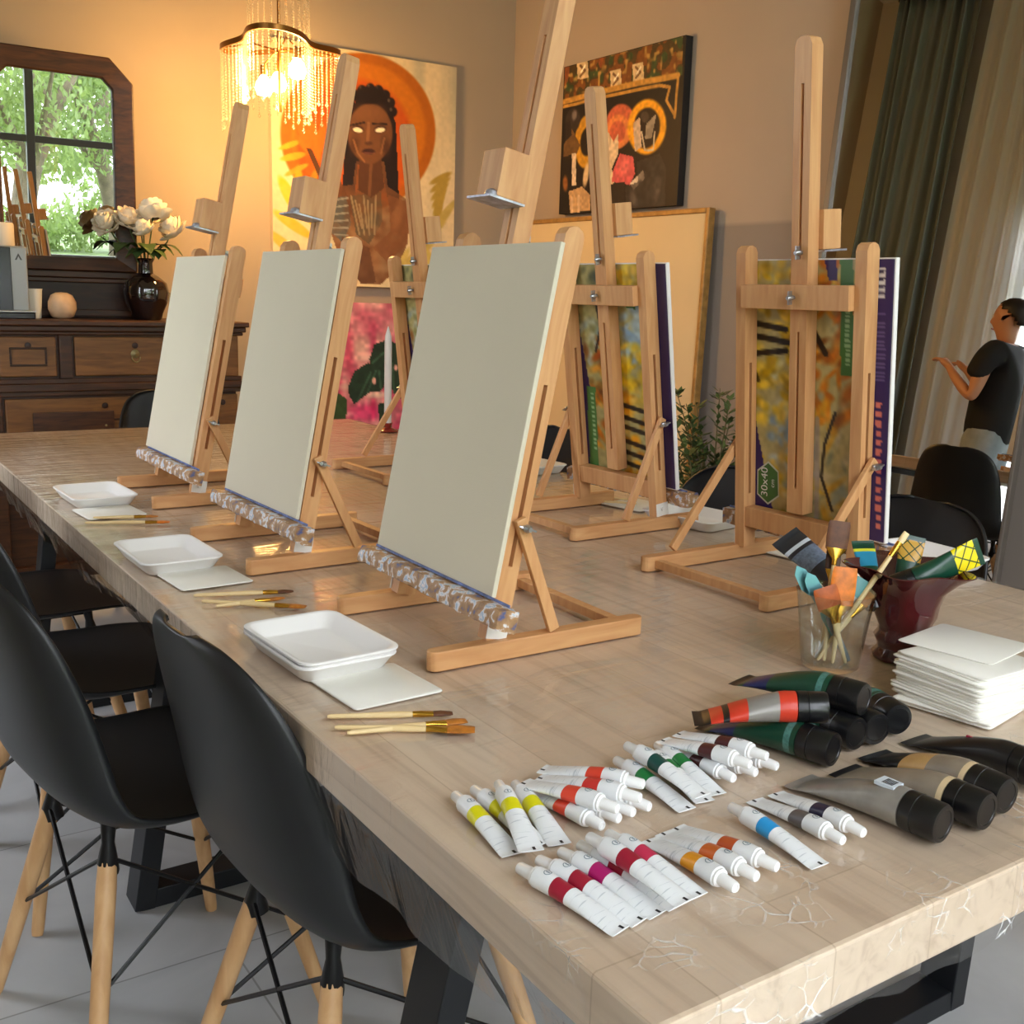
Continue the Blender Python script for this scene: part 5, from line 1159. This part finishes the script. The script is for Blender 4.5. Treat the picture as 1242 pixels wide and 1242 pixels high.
inglass(-.016, .012, (1047, 702), 'white handled brush with blue green tip in the tumbler', w=.009, bl=.026, bm=mat('blue green bristle', (96, 150, 150), .5), hm=WH, fm=STEEL, ext=.005)
inglass(-.02, .004, (1100, 646), 'long pale handled brush leaning far right out of the tumbler', w=.0045, bl=.016, bm=BR_H, ext=.01)
inglass(-.010, .018, (1058, 720), 'short pale brush at the right rim of the tumbler', w=.007, bl=.02, ext=.02)
def knife(bx, by, tip, label, hm, ext):
    p0 = Vector((GX+bx, GY+by, ZF+.011)); p1 = deep(*tip, gdep+ext); t = (p1-p0).normalized(); z = -AX[2]; y = z.cross(t).normalized(); z = t.cross(y); L = (p1-p0).length
    o = O('palette_knife', MB().sweep([(0, 0, 0), (.01, 0, 0), (L*.45, 0, 0), (L*.5, 0, 0)], [.003, .0045, .005, .003], 10).mesh('handle', hm)); M = Matrix((t, y, z)).transposed().to_4x4(); M.translation = p0; o.matrix_world = M
    O('blade', MB().prism([(L*.49, -.002), (L*.68, -.003), (L*.78, -.010), (L*.93, -.008), (L, 0), (L*.93, .008), (L*.78, .010), (L*.68, .003), (L*.49, .002)], -.0005, .0005).mesh('blade', mat('teal steel', (96, 150, 156), .35, .5), smooth=False), o)
    return tag(o, label, 'palette knife', 'palette knives in the tumbler')
knife(.020, -.012, (966, 686), 'leftmost teal bladed palette knife in the tumbler', TQ, -.01); knife(.012, -.02, (979, 694), 'second grey palette knife beside the leftmost one', mat('grey handle', (120, 130, 134), .4), -.02)
VGX, VGY = 1.228, .868
vdep = (Vector((VGX, VGY, .82))-EYE).dot(AX[2])
RV = mat('dark red glass', (74, 18, 24), .08, spec=.7, coat=.6)
def ruff(a, z): return 1+(.16*max(0, (z-.085)/.045)*math.cos(5*a+.6))+.012*math.cos(12*a)
vs_ = thing('ruffled_vase', 'dark red ruffled glass vase holding large paint tubes', 'vase', (VGX, VGY, ZF))
O('body', MB().lathe([(.037, 0), (.039, .006), (.032, .014), (.034, .022), (.038, .030), (.033, .038), (.034, .046), (.041, .062), (.043, .078), (.049, .098), (.063, .116), (.078, .128), (.076, .129), (.060, .115), (.044, .096), (.036, .07), (.030, .05), (0, .046)], 60, squash=ruff).mesh('vase', RV, ang=60), vs_)
def vtube(key, mats, at, tail, d, label, base=(0, 0, .06), roll=0.):
    tl = deep(*tail, vdep+d); b = Vector((VGX+base[0], VGY+base[1], ZF+base[2])); tt = (b-tl).normalized(); big_tube(key, mats, at, tl, tl+tt*.16, label, roll, scale=min(1.1, (b-tl).length/.155), face=-AX[2], grp='large tubes standing in the red vase')
vtube('v1', [BLK, GB, OG, YG], seg((.08, 1), (.42, 2), (1.1, 1)), (1108, 650), .0, 'green tube with ochre scales upright in the red vase', (-.010, .010, .058), roll=8)
vtube('v2', [BLK, GB, OG, YG], seg((.07, 1), (.40, 3), (1.1, 1)), (1190, 668), -.03, 'green tube with yellow scales leaning right out of the red vase', (-.024, .012, .104), roll=-10)
vtube('v3', [BLK, GB, BLU2, mat('lemon print', (222, 226, 60), .35)], seg((.14, 1), (.24, 3), (.5, 2), (1.1, 1)), (1046, 656), .045, 'green and blue tube upright behind the tumbler', (-.03, .03, .06), roll=0)
vtube('v4', [mat('charcoal tube', (44, 46, 52), .3), LBLB, mat('grey blue label', (110, 124, 146), .35, noise=.3, nscale=200)], seg((.2, 0), (.3, 1), (.36, 0), (.62, 2), (1.1, 0)), (951, 650), .10, 'charcoal tube leaning left behind the tumbler brushes', (-.035, .05, .06), roll=-10)

# ================================================================ person seen in the leaning mirror
PXY = Vector((.03, 3.36, 0))
SKIN = mat('skin', (196, 140, 108), .55); SHIRT = mat('black t-shirt', (17, 17, 19), .85); JEAN = mat('light grey blue jeans', (142, 152, 160), .85, noise=.15, nscale=14); HAIR = mat('dark hair', (30, 22, 18), .6); SHOE = mat('dark shoe', (34, 32, 32), .6)
pe = thing('person', 'person in a black t-shirt and pale jeans facing the curtain, seen in the mirror', 'person', PXY)
def skin(name, joints, edges, material, sub=2):
    me = bpy.data.meshes.new(name); me.from_pydata([j[:3] for j in joints], edges, []); me.materials.append(material)
    o = O(name, me, pe); q = o.modifiers.new('skin', 'SKIN'); q.use_smooth_shade = True
    for k, j in enumerate(joints):
        rr = j[3]; me.skin_vertices[0].data[k].radius = (rr, rr) if not isinstance(rr, tuple) else rr
    me.skin_vertices[0].data[0].use_root = True
    s = o.modifiers.new('sub', 'SUBSURF'); s.levels = sub; s.render_levels = sub; return o
J = [(0, 0, .99, .10), (0, .0, 1.13, .12), (0, .0, 1.32, .13), (0, -.01, 1.46, .10), (0, .0, 1.56, .056), (0, .01, 1.635, .066), (0, .025, 1.715, .088), (0, .01, 1.785, .084), (0, 0, 1.815, .055)]
E_ = [(k, k+1) for k in range(8)]
def chain(pts, start):
    global J, E_
    prev = start
    for p in pts: J.append(p); E_.append((prev, len(J)-1)); prev = len(J)-1
    return prev
for s in (-1, 1):
    chain([(s*.09, 0, .92, .08), (s*.11, .015, .52, .062), (s*.115, .0, .10, .042), (s*.12, .11, .035, .034), (s*.12, .17, .025, .025)], 0)
    if s > 0: w = chain([(.13, 0, 1.49, .075), (.205, .01, 1.45, .058), (.235, .05, 1.19, .042), (.20, .19, 1.32, .032), (.17, .25, 1.38, .024), (.165, .29, 1.41, .026)], 3)
    else: w = chain([(-.13, 0, 1.49, .075), (-.205, .02, 1.45, .058), (-.235, .06, 1.19, .042), (-.19, .22, 1.33, .032), (-.17, .28, 1.40, .024), (-.165, .32, 1.43, .026)], 3)
    b = Vector(J[w][:3])
    for k in range(4): chain([tuple(b+Vector((-.024+.016*k, .03, .012)))+(.009,), tuple(b+Vector((-.026+.017*k, .058-.004*abs(k-1.4), .012)))+(.008,), tuple(b+Vector((-.026+.017*k, .078-.006*abs(k-1.4), .0)))+(.007,)], w)
    chain([tuple(b+Vector((-s*.03, .0, .016)))+(.010,), tuple(b+Vector((-s*.04, .026, .026)))+(.008,)], w)
chain([(0, .112, 1.70, .016), (0, .126, 1.692, .011)], 6)
for s in (-1, 1): chain([(s*.088, .005, 1.705, .022)], 6)
skin('body', J, E_, SKIN)
sh_ = [(0, 0, .88, .17), (0, 0, 1.12, .155), (0, 0, 1.32, .16), (0, -.01, 1.45, .125), (0, 0, 1.53, .07), (.14, 0, 1.485, .095), (.215, .012, 1.445, .078), (.236, .06, 1.31, .066), (-.14, 0, 1.485, .095), (-.215, .022, 1.445, .078), (-.236, .08, 1.31, .066)]
skin('t_shirt', sh_, [(0, 1), (1, 2), (2, 3), (3, 4), (3, 5), (5, 6), (6, 7), (3, 8), (8, 9), (9, 10)], SHIRT)
skin('jeans', [(0, 0, 1.10, .140), (0, 0, .95, .152), (.1, 0, .86, .115), (.112, .015, .52, .082), (.117, .0, .10, .062), (-.1, 0, .86, .115), (-.112, .015, .52, .082), (-.117, .0, .10, .062)], [(0, 1), (1, 2), (2, 3), (3, 4), (1, 5), (5, 6), (6, 7)], JEAN)
hv, hf, nn = [], [], 28
for a in range(15):
    for b_ in range(nn):
        p_, q_ = PI*a/14, 2*PI*b_/nn; k_ = 1+.025*math.sin(9*q_+a)
        hv.append((.094*k_*math.sin(p_)*math.cos(q_), -.008+.108*k_*math.sin(p_)*math.sin(q_), 1.742+.102*k_*math.cos(p_)))
for a in range(14):
    for b_ in range(nn):
        f_ = (a*nn+b_, a*nn+(b_+1) % nn, (a+1)*nn+(b_+1) % nn, (a+1)*nn+b_); yc = sum(hv[v][1] for v in f_)/4; zc = sum(hv[v][2] for v in f_)/4
        if zc-1.742 > max(-.085, .95*(yc+.008)): hf.append(f_)
O('hair', MB().add(hv, hf).mesh('hair', HAIR, ang=80), pe, solid=.008)
for s in (-1, 1): O('shoe', MB().sweep([(s*.12, -.07, .045), (s*.12, -.02, .055), (s*.12, .10, .045), (s*.12, .19, .03)], [.03, .045, .045, .025], 12, flat=(1, 1)).mesh('shoe', SHOE), pe)
for s in (-1, 1): O('eye', MB().lathe([(0, -.010), (.008, -.006), (.010, 0), (.008, .006), (0, .010)], 12).mesh('eye', mat('eye white', (220, 216, 210), .2)), pe, (s*.034, .098, 1.728))
O('mouth', MB().sweep([(-.022, .100, 1.652), (0, .108, 1.654), (.022, .100, 1.652)], [.003, .006, .003], 8).mesh('mouth', mat('lips', (160, 92, 84), .5)), pe)
